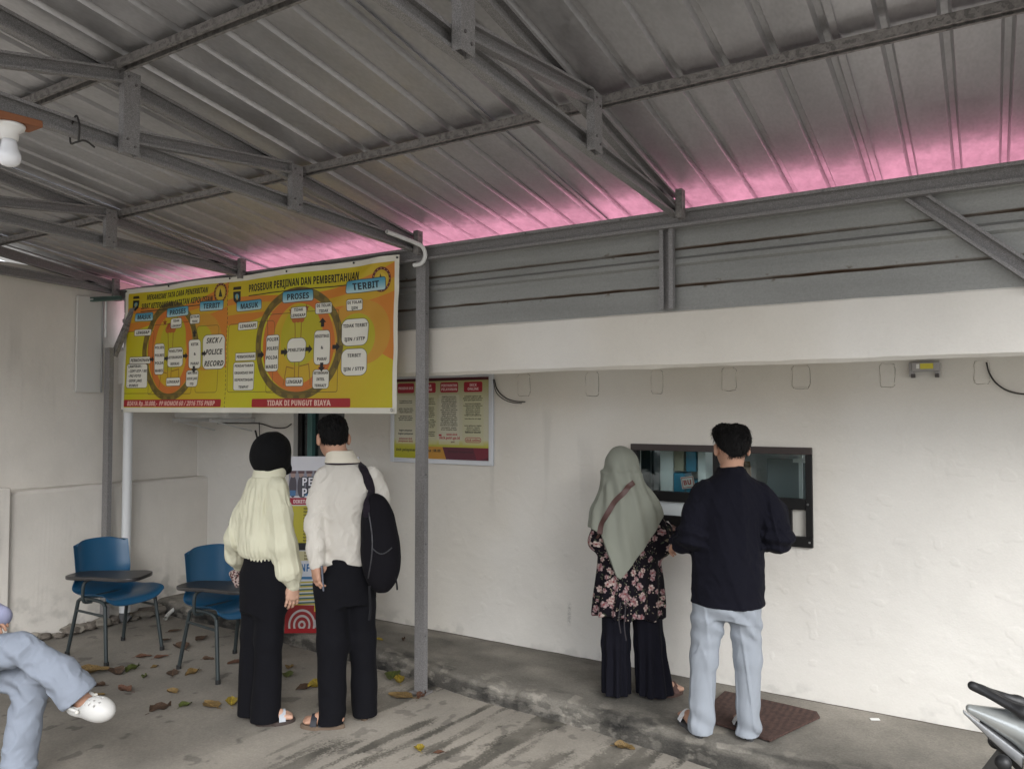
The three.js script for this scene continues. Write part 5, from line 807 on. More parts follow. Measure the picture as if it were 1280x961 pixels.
// ---- E: seated person at the yard's edge, legs crossed
{
  const p = person('person seated cross-legged in pale blue jeans, lavender shirt and white clogs', [-3.75, 0, -1.755]);
  const J = { pelvis: [-.40, .55, 0], chest: [-.42, .90, 0], neck: [-.40, 1.10, 0], skull: [-.38, 1.16, 0], head: [-.36, 1.225, 0], hipL: [-.36, .53, -.09], hipR: [-.36, .53, .09], kneeL: [.10, .50, -.07], kneeR: [.115, .665, .045], ankleL: [.063, .09, .008], ankleR: [.37, .42, .0], shL: [-.41, 1.05, -.17], shR: [-.41, 1.05, .17], elL: [-.28, .80, -.2], elR: [-.26, .82, .2], wrL: [-.16, .76, -.08], wrR: [-.25, .81, .17] };
  const fL = [[.045, .024, -.01], [.20, .024, .11]];
  bodyMesh(p, J, { sc: .97, face: [.95, -.2, -.1], hands: [[J.wrL, [1, -.15, .3], [0, 1, .2], 1, .5], [J.wrR, [.6, -.6, -.3], [.4, .8, .1], -1, .5]], feet: [fL] });
  eyesOf(p, J.head, [.95, -.2, -.1], .97);
  const hs = uni(.02, ell([-.375, 1.27, 0], [.108, .10, .088]), ell([-.40, 1.22, 0], [.085, .08, .082]));
  put(p, 'hair', (x, y, z) => Math.max(hs(x, y, z) + .018 * fbm(x * 30, y * 16, z * 30, 2), 1.17 + Math.max(0, x + .39) * .75 - y), [-.53, 1.1, -.13], [-.22, 1.40, .13], .005, phys([.004, .0035, .0035], .75, 0, { specularIntensity: .3 }));
  const top = uni(.035, stack([[.52, -.41, 0, .13, .18], [.7, -.415, 0, .125, .175], [.92, -.42, 0, .12, .185], [1.03, -.415, 0, .10, .17], [1.08, -.405, 0, .07, .09], [1.11, -.40, 0, .062, .062]]), chain([[-.41, 1.04, -.16], [-.28, .81, -.2], [-.08, .765, -.09]], [.07, .062, .05]), chain([[-.41, 1.04, .16], [-.26, .825, .2], [-.13, .81, .12], [-.078, .80, .10]], [.07, .062, .054, .048]));
  put(p, 'shirt', (x, y, z) => top(x, y, z) + .02 * fbm(x * 6, y * 6, z * 6, 3), [-.62, .5, -.32], [.1, 1.15, .32], .0085, fabric([.30, .31, .44], { rough: .85 }));
  const legs = uni(.03, ell([-.36, .535, 0], [.18, .115, .19]), chain([[-.33, .53, -.085], [.09, .50, -.07], [.078, .27, -.03], [.055, -.12, .03]], [.095, .074, .070, .082]), chain([[-.33, .55, .085], [-.1, .63, .075], [.115, .664, .045], [.25, .545, .022], [.335, .455, .01]], [.095, .086, .071, .072, .084]));
  const hemN = nrm([.62, -.78, -.1]);
  put(p, 'jeans', (x, y, z) => { const k = .007 * Math.sin(x * 50 + y * 55 + 7 * fbm(x * 5, y * 5, z * 5, 2)) * sstep(.35, .05, Math.hypot(x - .06, y - .58)) + .006 * Math.sin(y * 80 + 5 * fbm(x * 6, y * 6, z * 6, 2)) * sstep(.2, .06, y); const d = legs(x, y, z) + k + .016 * fbm(x * 6, y * 4, z * 6, 2) - .007 * ridge(x * 9 + y * 6, y * 8 - x * 5, z * 9) - .002 * ridge(x * 19 - y * 9, y * 16, z * 19 + 5, 6) + .006; const hem = x > .22 ? (x - .352) * hemN[0] + (y - .437) * hemN[1] + z * hemN[2] : -1; return Math.max(d, hem, .03 - y); }, [-.58, 0, -.24], [.46, .80, .24], .0075, fabric([.215, .24, .285], { rough: .85, sheen: .15 }));
  // the lifted foot and the clogs
  const clog = (o, d, up) => { const g = new THREE.Group(); g.name = 'clog'; const D = nrm(d), S = nrm(cross(D, up)), U = nrm(cross(S, D)); const m = new THREE.Matrix4().makeBasis(V(...D), V(...U), V(...S)).scale(V(.95, .98, .98)).setPosition(...o); const mC = std([.50, .49, .465], .55);
    const f0 = uni(.03, ell([.155, .038, 0], [.085, .054, .056]), ell([.06, .018, 0], [.10, .036, .045]), ell([.02, .03, 0], [.05, .04, .042])); const holes = []; for (const a of [.11, .14, .17]) for (const b of [-.022, 0, .022]) holes.push([a + (b ? 0 : .01), b]);
    const mouth = ell([.035, .07, 0], [.07, .062, .034]), f = (x, y, z) => { let q = Math.max(f0(x, y, z), -.0 - y, -Math.max(mouth(x, y, z), x - .098)); for (const [a, b] of holes) q = Math.max(q, .0048 - Math.hypot(x - a, z - b) - (y < .05 ? 1 : 0)); return q; };
    const body = mesh('upper', netGeo(f, [-.06, -.01, -.07], [.26, .11, .07], .0038), mC, p); body.name = 'clog'; body.applyMatrix4(m);
    const st = mesh('heel_strap', tube([[.085, .05, .048], [.03, .060, .050], [-.025, .062, .034], [-.040, .062, 0], [-.025, .062, -.034], [.03, .060, -.050], [.085, .05, -.048]], .0075, 40, 8), mC, body); for (const s of [-1, 1]) mesh('rivet', new THREE.SphereGeometry(.009, 10, 8), std([.55, .53, .48], .6), body, [.085, .05, s * .052]); return body; };
  clog([.318, .382, -.014], [.93, -.10, .33], [-.10, .90, .42]); clog([.04, .006, .0], [.78, 0, .62], [0, 1, 0]);
  mesh('ankle', netGeo(uni(.02, cap([.33, .47, .005], [.355, .415, 0], .036, .034), cap([.355, .41, 0], [.43, .405, .05], .033, .026)), [.27, .35, -.06], [.5, .53, .1], .005), mSkin, p);
}
// ---------------------------------------------------------------- lecture chairs
const mBlue = phys([.010, .078, .165], .33, 0, { clearcoat: .25, clearcoatRoughness: .3 }), mLeg = std([.035, .045, .047], .45, .3), mBoard = phys([.020, .018, .018], .38, 0, { clearcoat: .3, clearcoatRoughness: .35 });
function makeChair(label) {
  const c = thing('lecture_chair', label, 'chair', [0, 0, 0], 0, 'blue lecture chairs');
  const prof = new THREE.CatmullRomCurve3([V(.235, .392, 0), V(.22, .425, 0), V(.12, .436, 0), V(-.05, .418, 0), V(-.165, .428, 0), V(-.212, .50, 0), V(-.232, .60, 0), V(-.262, .76, 0), V(-.270, .785, 0)], false, 'centripetal');
  const nu = 56, nv = 28, pos = [], uv = [], idx = [], T = .006;
  for (const lay of [0, 1]) for (let i = 0; i <= nu; i++) { const t = i / nu, q = prof.getPoint(t), tg = prof.getTangent(t), n = [tg.y, -tg.x]; for (let j = 0; j <= nv; j++) { const s = j / nv * 2 - 1, back = sstep(.5, .72, t); let w = .215 - .012 * back; const corner = sstep(.86, 1.0, t); w *= 1 - .16 * corner * corner - .10 * sstep(.06, 0, t); const lip = Math.pow(Math.abs(s), 5) * .030, bow = back * .05 * s * s, k = lay ? T : 0; const sag = (1 - back) * .014 * (1 - s * s); pos.push(q.x + n[0] * -k + bow + lip * back * .7, q.y - n[1] * k * 0 - (lay ? 0 : 0) + (1 - back) * lip - sag - k * (1 - back) - corner * .03 * Math.pow(Math.abs(s), 4), s * w); uv.push(s, t); } }
  const M = nv + 1, L = (nu + 1) * M; for (const lay of [0, 1]) for (let i = 0; i < nu; i++) for (let j = 0; j < nv; j++) { const a = lay * L + i * M + j, b = a + M; lay ? idx.push(a, a + 1, b, b, a + 1, b + 1) : idx.push(a, b, a + 1, b, b + 1, a + 1); }
  const rim = []; for (let j = 0; j <= nv; j++) rim.push(j); for (let i = 1; i <= nu; i++) rim.push(i * M + nv); for (let j = nv - 1; j >= 0; j--) rim.push(nu * M + j); for (let i = nu - 1; i > 0; i--) rim.push(i * M); for (let k = 0; k < rim.length; k++) { const a = rim[k], b = rim[(k + 1) % rim.length]; idx.push(a, b, a + L, b, b + L, a + L); }
  const g = new THREE.BufferGeometry(); g.setAttribute('position', new THREE.Float32BufferAttribute(pos, 3)); g.setAttribute('uv', new THREE.Float32BufferAttribute(uv, 2)); g.setIndex(idx); g.computeVertexNormals(); mesh('shell', g, mBlue, c);
  for (const s of [-1, 1]) { const z = s * .185;
    mesh('leg', tube([[-.235, .012, z * 1.12], [-.15, .385, z]], .0125, 4, 12), mLeg, c); mesh('leg', tube([[.225, .012, z * 1.12], [.165, .385, z]], .0125, 4, 12), mLeg, c);
    mesh('seat_rail', tube([[-.15, .383, z], [-.12, .400, z], [.135, .405, z], [.165, .383, z]], .012, 20, 12), mLeg, c); mesh('stretcher', tube([[-.167, .318, z * 1.02], [.178, .318, z * 1.02]], .0085, 4, 10), mLeg, c);
    for (const x of [-.236, .226]) mesh('foot_cap', moved(new THREE.CylinderGeometry(.0155, .016, .028, 12), x, .014, z * 1.12), std([.012, .012, .012], .8), c); }
  for (const x of [-.13, .13]) mesh('cross_rail', tube([[x, .400, -.185], [x, .400, .185]], .010, 4, 10), mLeg, c);
  mesh('tablet_arm', tube([[.02, .40, .19], [.02, .41, .245], [.02, .46, .255], [.03, .545, .245], [.06, .562, .20], [.14, .565, .17]], .0105, 30, 10), mLeg, c);
  const s = new THREE.Shape(); s.moveTo(-.26, -.04); s.quadraticCurveTo(-.27, .10, -.16, .12); s.lineTo(.17, .14); s.quadraticCurveTo(.27, .14, .27, .04); s.lineTo(.26, -.08); s.quadraticCurveTo(.24, -.15, .14, -.14); s.lineTo(-.05, -.09); s.quadraticCurveTo(-.24, -.10, -.26, -.04); const tb = new THREE.ExtrudeGeometry(s, { depth: .014, bevelEnabled: true, bevelSize: .005, bevelThickness: .005, bevelSegments: 3 }); tb.rotateX(-Math.PI / 2); tb.rotateY(.53); mesh('tablet', tb, mBoard, c, [.13, .572, .15]);
  return c;
}
const chair = makeChair('blue plastic lecture chair with black writing tablet, standing before the pale corner pipe'); chair.position.set(-5.28, 0, -3.2); chair.rotation.y = .02;
copyThing(chair, [-4.33, 0, -3.40], -.10, 'blue plastic lecture chair with black writing tablet, beside the person in cream blouse');
copyThing(chair, [-4.125, 0, -1.53], YAW, 'blue plastic lecture chair under the seated person with white clogs');
// patterned pouch and small black bag with the woman in the blouse
{
  const pt = canvasTex(128, 128, (c, W, H) => { c.fillStyle = '#b9a7a0'; c.fillRect(0, 0, W, H); const r = rng(6); for (let k = 0; k < 90; k++) { c.fillStyle = r() > .5 ? '#1d1416' : '#5a2a2c'; c.beginPath(); c.ellipse(r() * W, r() * H, 4 + r() * 5, 3 + r() * 4, r() * 6, 0, 7); c.fill(); } });
  const o = thing('pouch', 'spotted cloth pouch in the hand below the cream blouse', 'pouch', [-3.445, 0, -2.956], YAW);
  mesh('body', moved(rbox(.095, .11, .03, .014, 3), -.222, .735, -.215, .2, .3, .35), std([.9, .9, .9], .8, 0, { map: pt }), o); mesh('edge', moved(rbox(.012, .115, .032, .005), -.175, .725, -.222, .2, .3, .35), std([.62, .56, .52], .7), o);
  const b = thing('shoulder_bag', 'small black bag tucked under the arm of the cream blouse', 'bag', [-3.445, 0, -2.956], YAW);
  mesh('body', moved(rbox(.09, .16, .10, .02, 3), -.20, 1.0, -.12, 0, .2, .1), std([.010, .010, .011], .6), b); mesh('strap', tube([[-.16, 1.1, -.12], [-.12, 1.24, -.1], [-.08, 1.325, -.045], [-.07, 1.33, .0], [-.09, 1.28, .06]].slice(0, 4), .006, 24, 6), std([.010, .010, .011], .6), b);
}
// doormat: worn brown board
{
  const t = dataTex(256, 256, (u, v) => { const n = .5 * tnB(u, v) + .5 * tnC(u, v), L = .36 + .18 * (n - .5) + .05 * Math.sin(u * 6.28 * 30) * tnA(u, v); return [L, L * .74, L * .66]; });
  const s = new THREE.Shape([[-1.30, 4.40], [-.97, 4.375], [-.80, 4.36], [-.775, 4.30], [-.925, 3.87], [-1.01, 3.895], [-1.25, 3.945], [-1.315, 4.1]].map(([x, z]) => new THREE.Vector2(x, z)));
  const g = new THREE.ExtrudeGeometry(s, { depth: .008, bevelEnabled: true, bevelSize: .002, bevelThickness: .002, bevelSegments: 1 }); g.rotateX(-Math.PI / 2); g.translate(0, .1075, 0);
  const m = mesh('door_mat', g, std([.62, .62, .62], .95, 0, { map: t }), null); const p = g.attributes.position; for (let i = 0; i < p.count; i++) p.setY(i, p.getY(i) + .004 * Math.max(0, Math.sin(p.getX(i) * 7) * Math.cos(p.getZ(i) * 5))); g.computeVertexNormals(); tag(m, 'worn reddish brown mat lying on the raised walk below the window', 'mat');
  tag(mesh('paper_scrap', moved(boxg(.045, .0015, .026), -.528, .106, -4.44, .03, .4, .04), std([.8, .8, .78], .8), null), 'small scrap of white paper on the raised walk by the bare wall', 'paper');
}
// ---------------------------------------------------------------- fallen leaves
{
  const leafGeo = (seed, curl, asp) => { const n = 9, m = 5, pos = [], idx = [], uv = [], r = rng(seed), tw = (r() - .5) * .5; for (let i = 0; i <= n; i++) { const t = i / n, w = asp * Math.pow(Math.sin(Math.PI * Math.pow(t, .8)), .8) * .5 + .004; for (let j = 0; j <= m; j++) { const s = j / m * 2 - 1, x = t - .5, z = s * w * (1 + .12 * Math.sin(t * 23 + seed)); pos.push(x, .05 + curl * (.9 * s * s * w + .5 * x * x) + .05 * Math.sin(t * 9 + s * 2 + seed) * curl + tw * s * x * .5, z); uv.push(t, j / m); } } const M = m + 1; for (let i = 0; i < n; i++) for (let j = 0; j < m; j++) { const a = i * M + j, b = a + M; idx.push(a, a + 1, b, b, a + 1, b + 1); } let g = new THREE.BufferGeometry(); g.setAttribute('position', new THREE.Float32BufferAttribute(pos, 3)); g.setAttribute('uv', new THREE.Float32BufferAttribute(uv, 2)); g.setIndex(idx); g.computeVertexNormals(); const st = tube([[-.5, .055, 0], [-.6, .07, .03], [-.7, .06, .05]], .012, 6, 5); const gg = g; g = mergeGeometries([gg, st]); return g; };
  const G = [leafGeo(1, .5, .55), leafGeo(2, .9, .5), leafGeo(3, .25, .6), leafGeo(4, 1.2, .45), leafGeo(5, .7, .7)];
  const vein = (r, g, b) => dataTex(64, 64, (u, v) => { const s = Math.abs(v - .5), n = tnB(u, v), k = sstep(.06, .0, s) * .25 + (Math.abs(((u * 7 + s * 5) % 1) - .5) < .06 ? .10 : 0), sp = tnC(u * .25, v * .25) > .8 ? -.25 : 0, q = .8 + .4 * (n - .5) + k + sp; return [r * q, g * q, b * q]; });
  const M = { yellow: std([1, 1, 1], .7, 0, { map: vein(.72, .62, .20) }), ochre: std([1, 1, 1], .75, 0, { map: vein(.56, .45, .26) }), brown: std([1, 1, 1], .85, 0, { map: vein(.36, .27, .20) }), red: std([1, 1, 1], .8, 0, { map: vein(.46, .31, .23) }), green: std([1, 1, 1], .7, 0, { map: vein(.36, .40, .16) }) };
  const L = [[-3.27, -3.83, .15, 'green', 'green leaf beside the raised walk edge, next to a curled yellow one'], [-3.19, -3.80, .12, 'yellow', 'curled yellow leaf against the raised walk edge'], [-3.01, -3.60, .15, 'ochre', 'large tan dry leaf at the foot of the steel post'], [-2.90, -3.66, .08, 'red', 'small reddish leaf touching the steel post base'], [-2.47, -3.10, .06, 'yellow', 'bright yellow leaf lying on the streaked concrete'], [-2.36, -3.12, .05, 'red', 'small red-brown leaf beside the bright yellow one on streaked concrete'], [-1.59, -3.65, .10, 'ochre', 'dull yellow leaf on the wet concrete below the raised walk'], [-3.67, -4.16, .06, 'yellow', 'small yellow leaf lying up on the raised walk'], [-3.52, -4.24, .04, 'brown', 'tiny dark leaf on the raised walk']];
  const more = [[-3.55, -3.48, .12, 'yellow'], [-3.60, -3.40, .10, 'brown'], [-3.78, -3.0, .10, 'yellow'], [-3.86, -2.92, .13, 'ochre'], [-4.04, -2.72, .10, 'brown'], [-3.82, -3.16, .07, 'yellow'], [-3.87, -3.51, .09, 'green'], [-4.42, -3.2, .09, 'ochre'], [-4.54, -3.14, .11, 'brown'], [-4.82, -3.04, .11, 'green'], [-4.85, -2.95, .10, 'brown'], [-5.01, -3.24, .08, 'red'], [-4.75, -3.15, .06, 'ochre'], [-5.25, -3.57, .07, 'brown'], [-4.5, -2.79, .09, 'red'], [-4.24, -2.93, .08, 'ochre'], [-4.99, -2.87, .17, 'ochre'], [-4.58, -3.44, .07, 'brown'], [-4.37, -3.5, .10, 'red'], [-4.08, -3.46, .08, 'red'], [-4.97, -3.5, .11, 'brown'], [-5.03, -3.71, .10, 'brown'], [-4.56, -2.66, .06, 'ochre'], [-3.62, -3.62, .08, 'yellow'], [-4.63, -3.0, .06, 'green'], [-3.98, -2.84, .07, 'green'], [-4.9, -3.3, .08, 'red'], [-4.2, -3.7, .08, 'brown'], [-5.4, -3.75, .07, 'brown'], [-4.72, -2.75, .08, 'brown'], [-3.98, -3.62, .07, 'ochre']];
  const names = { yellow: 'yellow leaf', ochre: 'tan half-dry leaf', brown: 'curled dark brown dry leaf', red: 'reddish brown dry leaf', green: 'dull green leaf' };
  const r = rng(88);
  [...L, ...more].forEach(([x, z, s, k, lab], i) => { const up = z < -4.1; const m = mesh('fallen_leaf', G[i % 5], M[k], null, [x, up ? .098 : -.001, z], [0, r() * 6.3, (r() - .5) * .1]); m.scale.setScalar(s * (1.05 + r() * .35)); tag(m, lab || names[k] + ' on the concrete between the chairs and the couple', 'leaf', 'fallen leaves'); });
}
// ---------------------------------------------------------------- parked scooter, tail towards the yard
{
  const b = thing('scooter', 'parked silver and black scooter with its upswept tail light by the raised walk', 'scooter', [-.088, 0, -2.935], YAW - .45);
  const mS = phys([.42, .44, .43], .3, .5, { clearcoat: .8, clearcoatRoughness: .15 }), mK = std([.012, .012, .013], .5), mRub = std([.02, .02, .02], .9), mCh = std([.5, .5, .5], .25, 1);
  const tail = uni(.05, cap([.022, .738, 0], [.26, .672, 0], .014, .085), cap([.26, .672, 0], [.62, .60, 0], .09, .13));
  mesh('tail_cover', netGeo((x, y, z) => Math.max(tail(x, y / 1, z * .82), (.752 - .62 * x) - .028 - y - .02 * Math.max(0, x - .3) * 9), [-.02, .40, -.2], [.78, .80, .2], .006), mS, b);
  const lensF = uni(.02, cap([.016, .728, 0], [.20, .612, 0], .016, .060));
  const lens = mesh('tail_light', netGeo((x, y, z) => Math.max(lensF(x, y, z * .9), y - (.752 - .62 * x) + .020, .0 + (.735 - .90 * x) - .062 - y), [-.02, .5, -.1], [.28, .78, .1], .0045), phys([.35, .36, .37], .08, 0, { clearcoat: 1, clearcoatRoughness: .04 }), b);
  mesh('red_lens', netGeo((x, y, z) => Math.max(lensF(x, y, z * .9) - .003, y - (.735 - .90 * x) + .035, x - .16), [-.02, .5, -.1], [.2, .78, .1], .0045), phys([.16, .045, .04], .15, 0, { clearcoat: 1 }), lens);
  mesh('chrome_strip', netGeo((x, y, z) => Math.max(lensF(x, y, z * .9) - .004, .155 - x, y - (.752 - .62 * x) + .022, (.735 - .90 * x) - .03 - y), [.1, .45, -.1], [.3, .75, .1], .0045), mCh, lens);
  mesh('under_tail', netGeo(cap([.06, .690, 0], [.30, .50, 0], .018, .075), [0, .4, -.1], [.42, .73, .1], .007), mK, b);
  const rail = uni(.02, cap([.030, .812, 0], [.16, .765, .05], .010, .017), cap([.030, .812, 0], [.16, .765, -.05], .010, .017), cap([.16, .765, .05], [.42, .69, .10], .017, .022), cap([.16, .765, -.05], [.42, .69, -.10], .017, .022), cap([.06, .803, 0], [.2, .75, 0], .008, .014));
  mesh('grab_rail', netGeo(rail, [-.02, .64, -.15], [.5, .86, .15], .005), mK, b);
  mesh('seat', netGeo(uni(.08, cap([.30, .735, 0], [.62, .745, 0], .07, .085), cap([.62, .745, 0], [.95, .72, 0], .085, .07)), [.15, .6, -.15], [1.1, .88, .15], .009), mK, b);
  const wheel = (x) => { const w = sub('wheel', b); mesh('tyre', new THREE.TorusGeometry(.225, .048, 14, 40), mRub, w, [x, .273, 0]); mesh('rim', moved(new THREE.CylinderGeometry(.182, .182, .06, 30, 1, true), x, .273, 0, Math.PI / 2), std([.2, .2, .2], .4, .6), w); mesh('hub', moved(new THREE.CylinderGeometry(.045, .045, .12, 20), x, .273, 0, Math.PI / 2), mK, w); for (let k = 0; k < 5; k++) mesh('spoke', moved(moved(boxg(.026, .16, .03), 0, .1, 0), x, .273, 0, 0, 0, k * 1.2566), std([.2, .2, .2], .4, .6), w); };
  wheel(.36); wheel(1.62);
  mesh('mudguard', netGeo((x, y, z) => { const r = Math.hypot(x - .36, y - .273); return Math.max(Math.abs(r - .295) - .006, Math.abs(z) - .06, x - .42, .20 - y); }, [.03, .15, -.08], [.5, .62, .08], .006), mK, b);
  mesh('plate_bracket', moved(rbox(.02, .13, .17, .006), .085, .545, 0, 0, 0, -.55), mK, b);
  for (const s of [-1, 1]) { mesh('indicator', moved(new THREE.SphereGeometry(.024, 14, 10), .10, .615, s * .085), mK, b); mesh('shock', tube([[.40, .29, s * .1], [.52, .56, s * .1]], .024, 8, 12), mK, b); }
  mesh('engine', netGeo(uni(.05, cap([.36, .273, .10], [.75, .30, .06], .07, .11), cap([.75, .30, 0], [.92, .36, 0], .11, .08)), [.2, .12, -.15], [1.1, .52, .25], .011), std([.06, .06, .06], .5, .4), b);
  mesh('body_panel', netGeo(uni(.06, cap([.55, .56, 0], [.88, .46, 0], .13, .12), cap([.88, .40, 0], [1.28, .30, 0], .10, .09), cap([1.28, .32, 0], [1.40, .80, 0], .10, .11), cap([1.40, .80, 0], [1.46, .95, 0], .10, .07)), [.35, .15, -.2], [1.65, 1.08, .2], .011), mS, b);
  mesh('handlebar', tube([[1.36, 1.02, -.34], [1.40, 1.03, -.12], [1.42, 1.02, 0], [1.40, 1.03, .12], [1.36, 1.02, .34]], .013, 30, 10), mK, b); for (const s of [-1, 1]) { mesh('grip', tube([[1.36, 1.02, s * .24], [1.355, 1.02, s * .36]], .018, 4, 12), mRub, b); mesh('mirror', moved(rbox(.02, .08, .13, .01), 1.36, 1.22, s * .30), mK, b); mesh('mirror_stem', tube([[1.38, 1.03, s * .2], [1.37, 1.12, s * .26], [1.36, 1.19, s * .29]], .005, 12, 6), mK, b); mesh('fork', tube([[1.46, .86, s * .06], [1.62, .27, s * .075]], .018, 6, 10), mK, b); }
  mesh('headlight', netGeo(ell([1.50, .94, 0], [.055, .06, .10]), [1.4, .84, -.14], [1.6, 1.04, .14], .008), phys([.6, .62, .64], .08, 0, { clearcoat: 1 }), b);
  mesh('side_stand', tube([[.85, .22, .10], [.82, .03, .22]], .010, 4, 8), mK, b);
}
// ---------------------------------------------------------------- inside the office
{
  const cab = thing('office_shelf', 'white office shelf with blue file boxes behind the window glass', 'shelf', [-1.777, .09, -4.86]), mWh = std([.78, .80, .80], .6), mBl = std([.03, .22, .36], .5);
  for (const [x, w] of [[0, .088], [.232, .05]]) mesh('upright', boxg(w, 1.75, .16), mWh, cab, [x, .875, 0]); for (const y of [.3, .75, 1.06, 1.52]) mesh('shelf_board', boxg(.162, .02, .15), mWh, cab, [.126, y, 0]);
  for (const [x, y, w, h, m] of [[.085, 1.145, .076, .15, mBl], [.166, 1.125, .072, .11, std([.03, .20, .32], .5)], [.084, 1.30, .066, .14, std([.36, .33, .25], .8)], [.164, 1.36, .066, .26, mBl], [.084, 1.43, .066, .10, mBl], [.126, .86, .14, .2, mBl]]) mesh('file_box', rbox(w, h, .14, .006), m, cab, [x, y, .02]);
  const n = thing('counter_notice', 'small tilted white card with a red letter behind the glass', 'notice', [-1.625, 1.255, -4.745]);
  mesh('card', moved(boxg(.085, .075, .003), 0, 0, 0, 0, 0, .16), std([.92, .92, .92], .7, 0, { map: canvasTex(128, 112, (c, W, H) => { c.fillStyle = '#d9d4cf'; c.fillRect(0, 0, W, H); c.strokeStyle = '#a8322c'; c.lineWidth = 6; c.strokeRect(10, 10, W - 20, H - 20); txt(c, 'BU', 60, 56, 62, '#a8322c'); }) }), n);
  const pt = thing('partition', 'grey screen partition inside the office', 'partition', [-1.06, 1.006, -4.95]); mesh('panel', rbox(.24, .40, .03, .006), std([.28, .30, .31], .7), pt, [0, .205, 0]); mesh('foot', rbox(.2, .012, .12, .004), std([.1, .1, .1], .6), pt, [0, .006, 0]);
  const fr = thing('mullion_cross', 'white cross on the office counter, standing in for a reflected window mullion', 'post', [-.965, 1.006, -4.87]); mesh('upright', boxg(.020, .46, .02), mWh, fr, [0, .23, 0]); mesh('cross_arm', boxg(.085, .022, .02), mWh, fr, [0, .40, .003]);  // cross added in place of a window mullion mirrored in the pane
  const dk = thing('office_desk', 'dark blue office counter behind the lower window rail', 'desk', [-.85, .09, -5.03]); mesh('top', rbox(1.3, .03, .5, .005), std([.05, .07, .11], .5), dk, [0, .90, 0]); for (const x of [-.6, .6]) mesh('side_panel', boxg(.03, .88, .45), std([.05, .07, .11], .5), dk, [x, .44, 0]);
  const bx = thing('document_box', 'tan cardboard box standing on the office counter', 'box', [-1.37, 1.006, -5.05], .2); mesh('carton', rbox(.12, .34, .12, .006), std([.36, .22, .12], .85), bx, [0, .17, 0]); mesh('flap', moved(boxg(.12, .004, .08), 0, .36, .07, -.5), std([.36, .22, .12], .85), bx);
  const cu = thing('wall_cabinet', 'dark teal cabinet beside the white office shelf', 'cabinet', [-2.35, .09, -5.6]); mesh('carcass', rbox(.46, 1.9, .34, .006), std([.022, .04, .05], .5), cu, [0, .95, 0]); mesh('door', rbox(.21, 1.7, .02, .004), std([.03, .055, .065], .4), cu, [-.11, .95, .182]); mesh('door', rbox(.21, 1.7, .02, .004), std([.03, .055, .065], .4), cu, [.11, .95, .182]); mesh('handle', rbox(.012, .1, .02, .004), mWh, cu, [.02, 1.0, .2]);
}
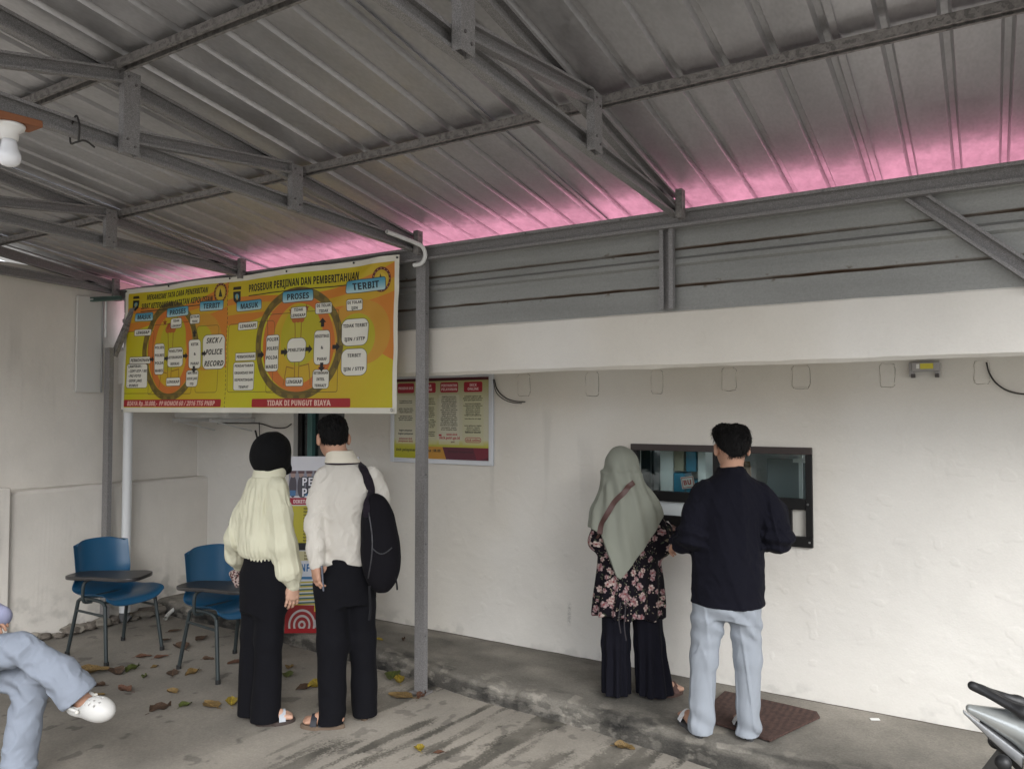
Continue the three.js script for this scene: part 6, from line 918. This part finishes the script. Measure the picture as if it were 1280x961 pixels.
// ---------------------------------------------------------------- across the yard, behind the viewer: what the window glass mirrors
{
  const r = rng(303), leafM = [std([.045, .085, .025], .7), std([.065, .11, .03], .7), std([.035, .065, .022], .7)], bark = std([.09, .07, .05], .95);
  const crown = (n, R, h, s) => { const pos = [], nor = [], idx = []; for (let i = 0; i < n; i++) { const q = i % 14, cl = rng(900 + q * 7 + Math.floor(R * 10)), ca = cl() * 6.283, cr = R * .75 * Math.sqrt(cl()), cy = (cl() - .5) * h; const a = r() * 6.283, b = Math.acos(2 * r() - 1), d = R * .42 * Math.cbrt(r()); const x = Math.cos(ca) * cr + d * Math.sin(b) * Math.cos(a), y = cy + d * Math.cos(b), z = Math.sin(ca) * cr + d * Math.sin(b) * Math.sin(a); const u = V(r() - .5, r() - .5, r() - .5).normalize(), w = new THREE.Vector3().crossVectors(u, V(r() - .5, r() - .5, r() - .5)).normalize(), nn = new THREE.Vector3().crossVectors(u, w), k = pos.length / 3, L = s * (.7 + r() * .6); for (const [A, B] of [[-1, 0], [0, .45], [1, 0], [0, -.45]]) { pos.push(x + (u.x * A + w.x * B) * L, y + (u.y * A + w.y * B) * L, z + (u.z * A + w.z * B) * L); nor.push(nn.x, nn.y, nn.z); } idx.push(k, k + 1, k + 2, k, k + 2, k + 3); } const g = new THREE.BufferGeometry(); g.setAttribute('position', new THREE.Float32BufferAttribute(pos, 3)); g.setAttribute('normal', new THREE.Float32BufferAttribute(nor, 3)); g.setAttribute('uv', new THREE.Float32BufferAttribute(new Float32Array(pos.length / 3 * 2), 2)); g.setIndex(idx); return g; };
  [[-9.5, 9.5, 1.5, 3.4, 'broad shade tree across the yard, beside the pale opposite building'], [-4.8, 10.5, 1.3, 3.0, 'slimmer shade tree across the yard between two hedge bushes'], [-13, 6.5, 1.6, 3.8, 'tall shade tree at the far end of the yard beyond the side wall']].forEach(([x, z, R, h, lab], i) => {
    const t = thing('shade_tree', lab, 'tree', [x, 0, z], i, 'trees across the yard');
    mesh('trunk', new THREE.CylinderGeometry(.09, .16, h - .4, 12), bark, t, [0, (h - .4) / 2, 0]); for (let k = 0; k < 5; k++) mesh('limb', tube([[0, h - .9, 0], [Math.cos(k * 1.26) * .4, h - .2, Math.sin(k * 1.26) * .4], [Math.cos(k * 1.26) * R * .7, h + .5, Math.sin(k * 1.26) * R * .7]], .045, 10, 7), bark, t);
    mesh('crown', crown(5200, R, R * 1.3, .085), leafM[i], t, [0, h + .45, 0]);
  });
  for (let i = 0; i < 6; i++) { const t = thing('hedge_bush', 'rounded green bush in the hedge row across the yard', 'bush', [-10.2 + i * 1.55, 0, 8.0 + (i % 2) * .4], i, 'hedge bushes across the yard'); mesh('foliage', crown(2200, .62, .5, .06), leafM[i % 3], t, [0, .62, 0]); mesh('stem', new THREE.CylinderGeometry(.03, .05, .5, 8), bark, t, [0, .25, 0]); }
  const o = thing('opposite_building', 'pale low building with dark windows across the yard', 'building', [-3, 0, 16]), mW = std([.55, .54, .50], .9), mR = std([.22, .10, .07], .85), mG = phys([.03, .04, .05], .1, 0, {});
  mesh('wall', boxg(26, 3.4, .3), mW, o, [0, 1.7, 0]); mesh('side_wall', boxg(.3, 3.4, 5.6), mW, o, [-12.85, 1.7, 2.96]); mesh('side_wall', boxg(.3, 3.4, 5.6), mW, o, [12.85, 1.7, 2.96]);
  mesh('roof', sweep([[-4, 0], [0, 1.5], [4, 0], [4, .14], [0, 1.66], [-4, .14]], V(-13.6, 3.4, 3), V(13.6, 3.4, 3), ZZ, UP), mR, o);
  for (let k = 0; k < 6; k++) { const w = mesh('window', rbox(1.3, 1.25, .08, .01), mG, o, [-11 + k * 4.4, 1.75, -.16]); mesh('sill', boxg(1.45, .07, .16), mW, w, [0, -.67, -.06]); } mesh('door', rbox(1.0, 2.1, .08, .01), std([.12, .07, .05], .6), o, [-8.8, 1.06, -.16]);
}
renderer.render(scene, camera);
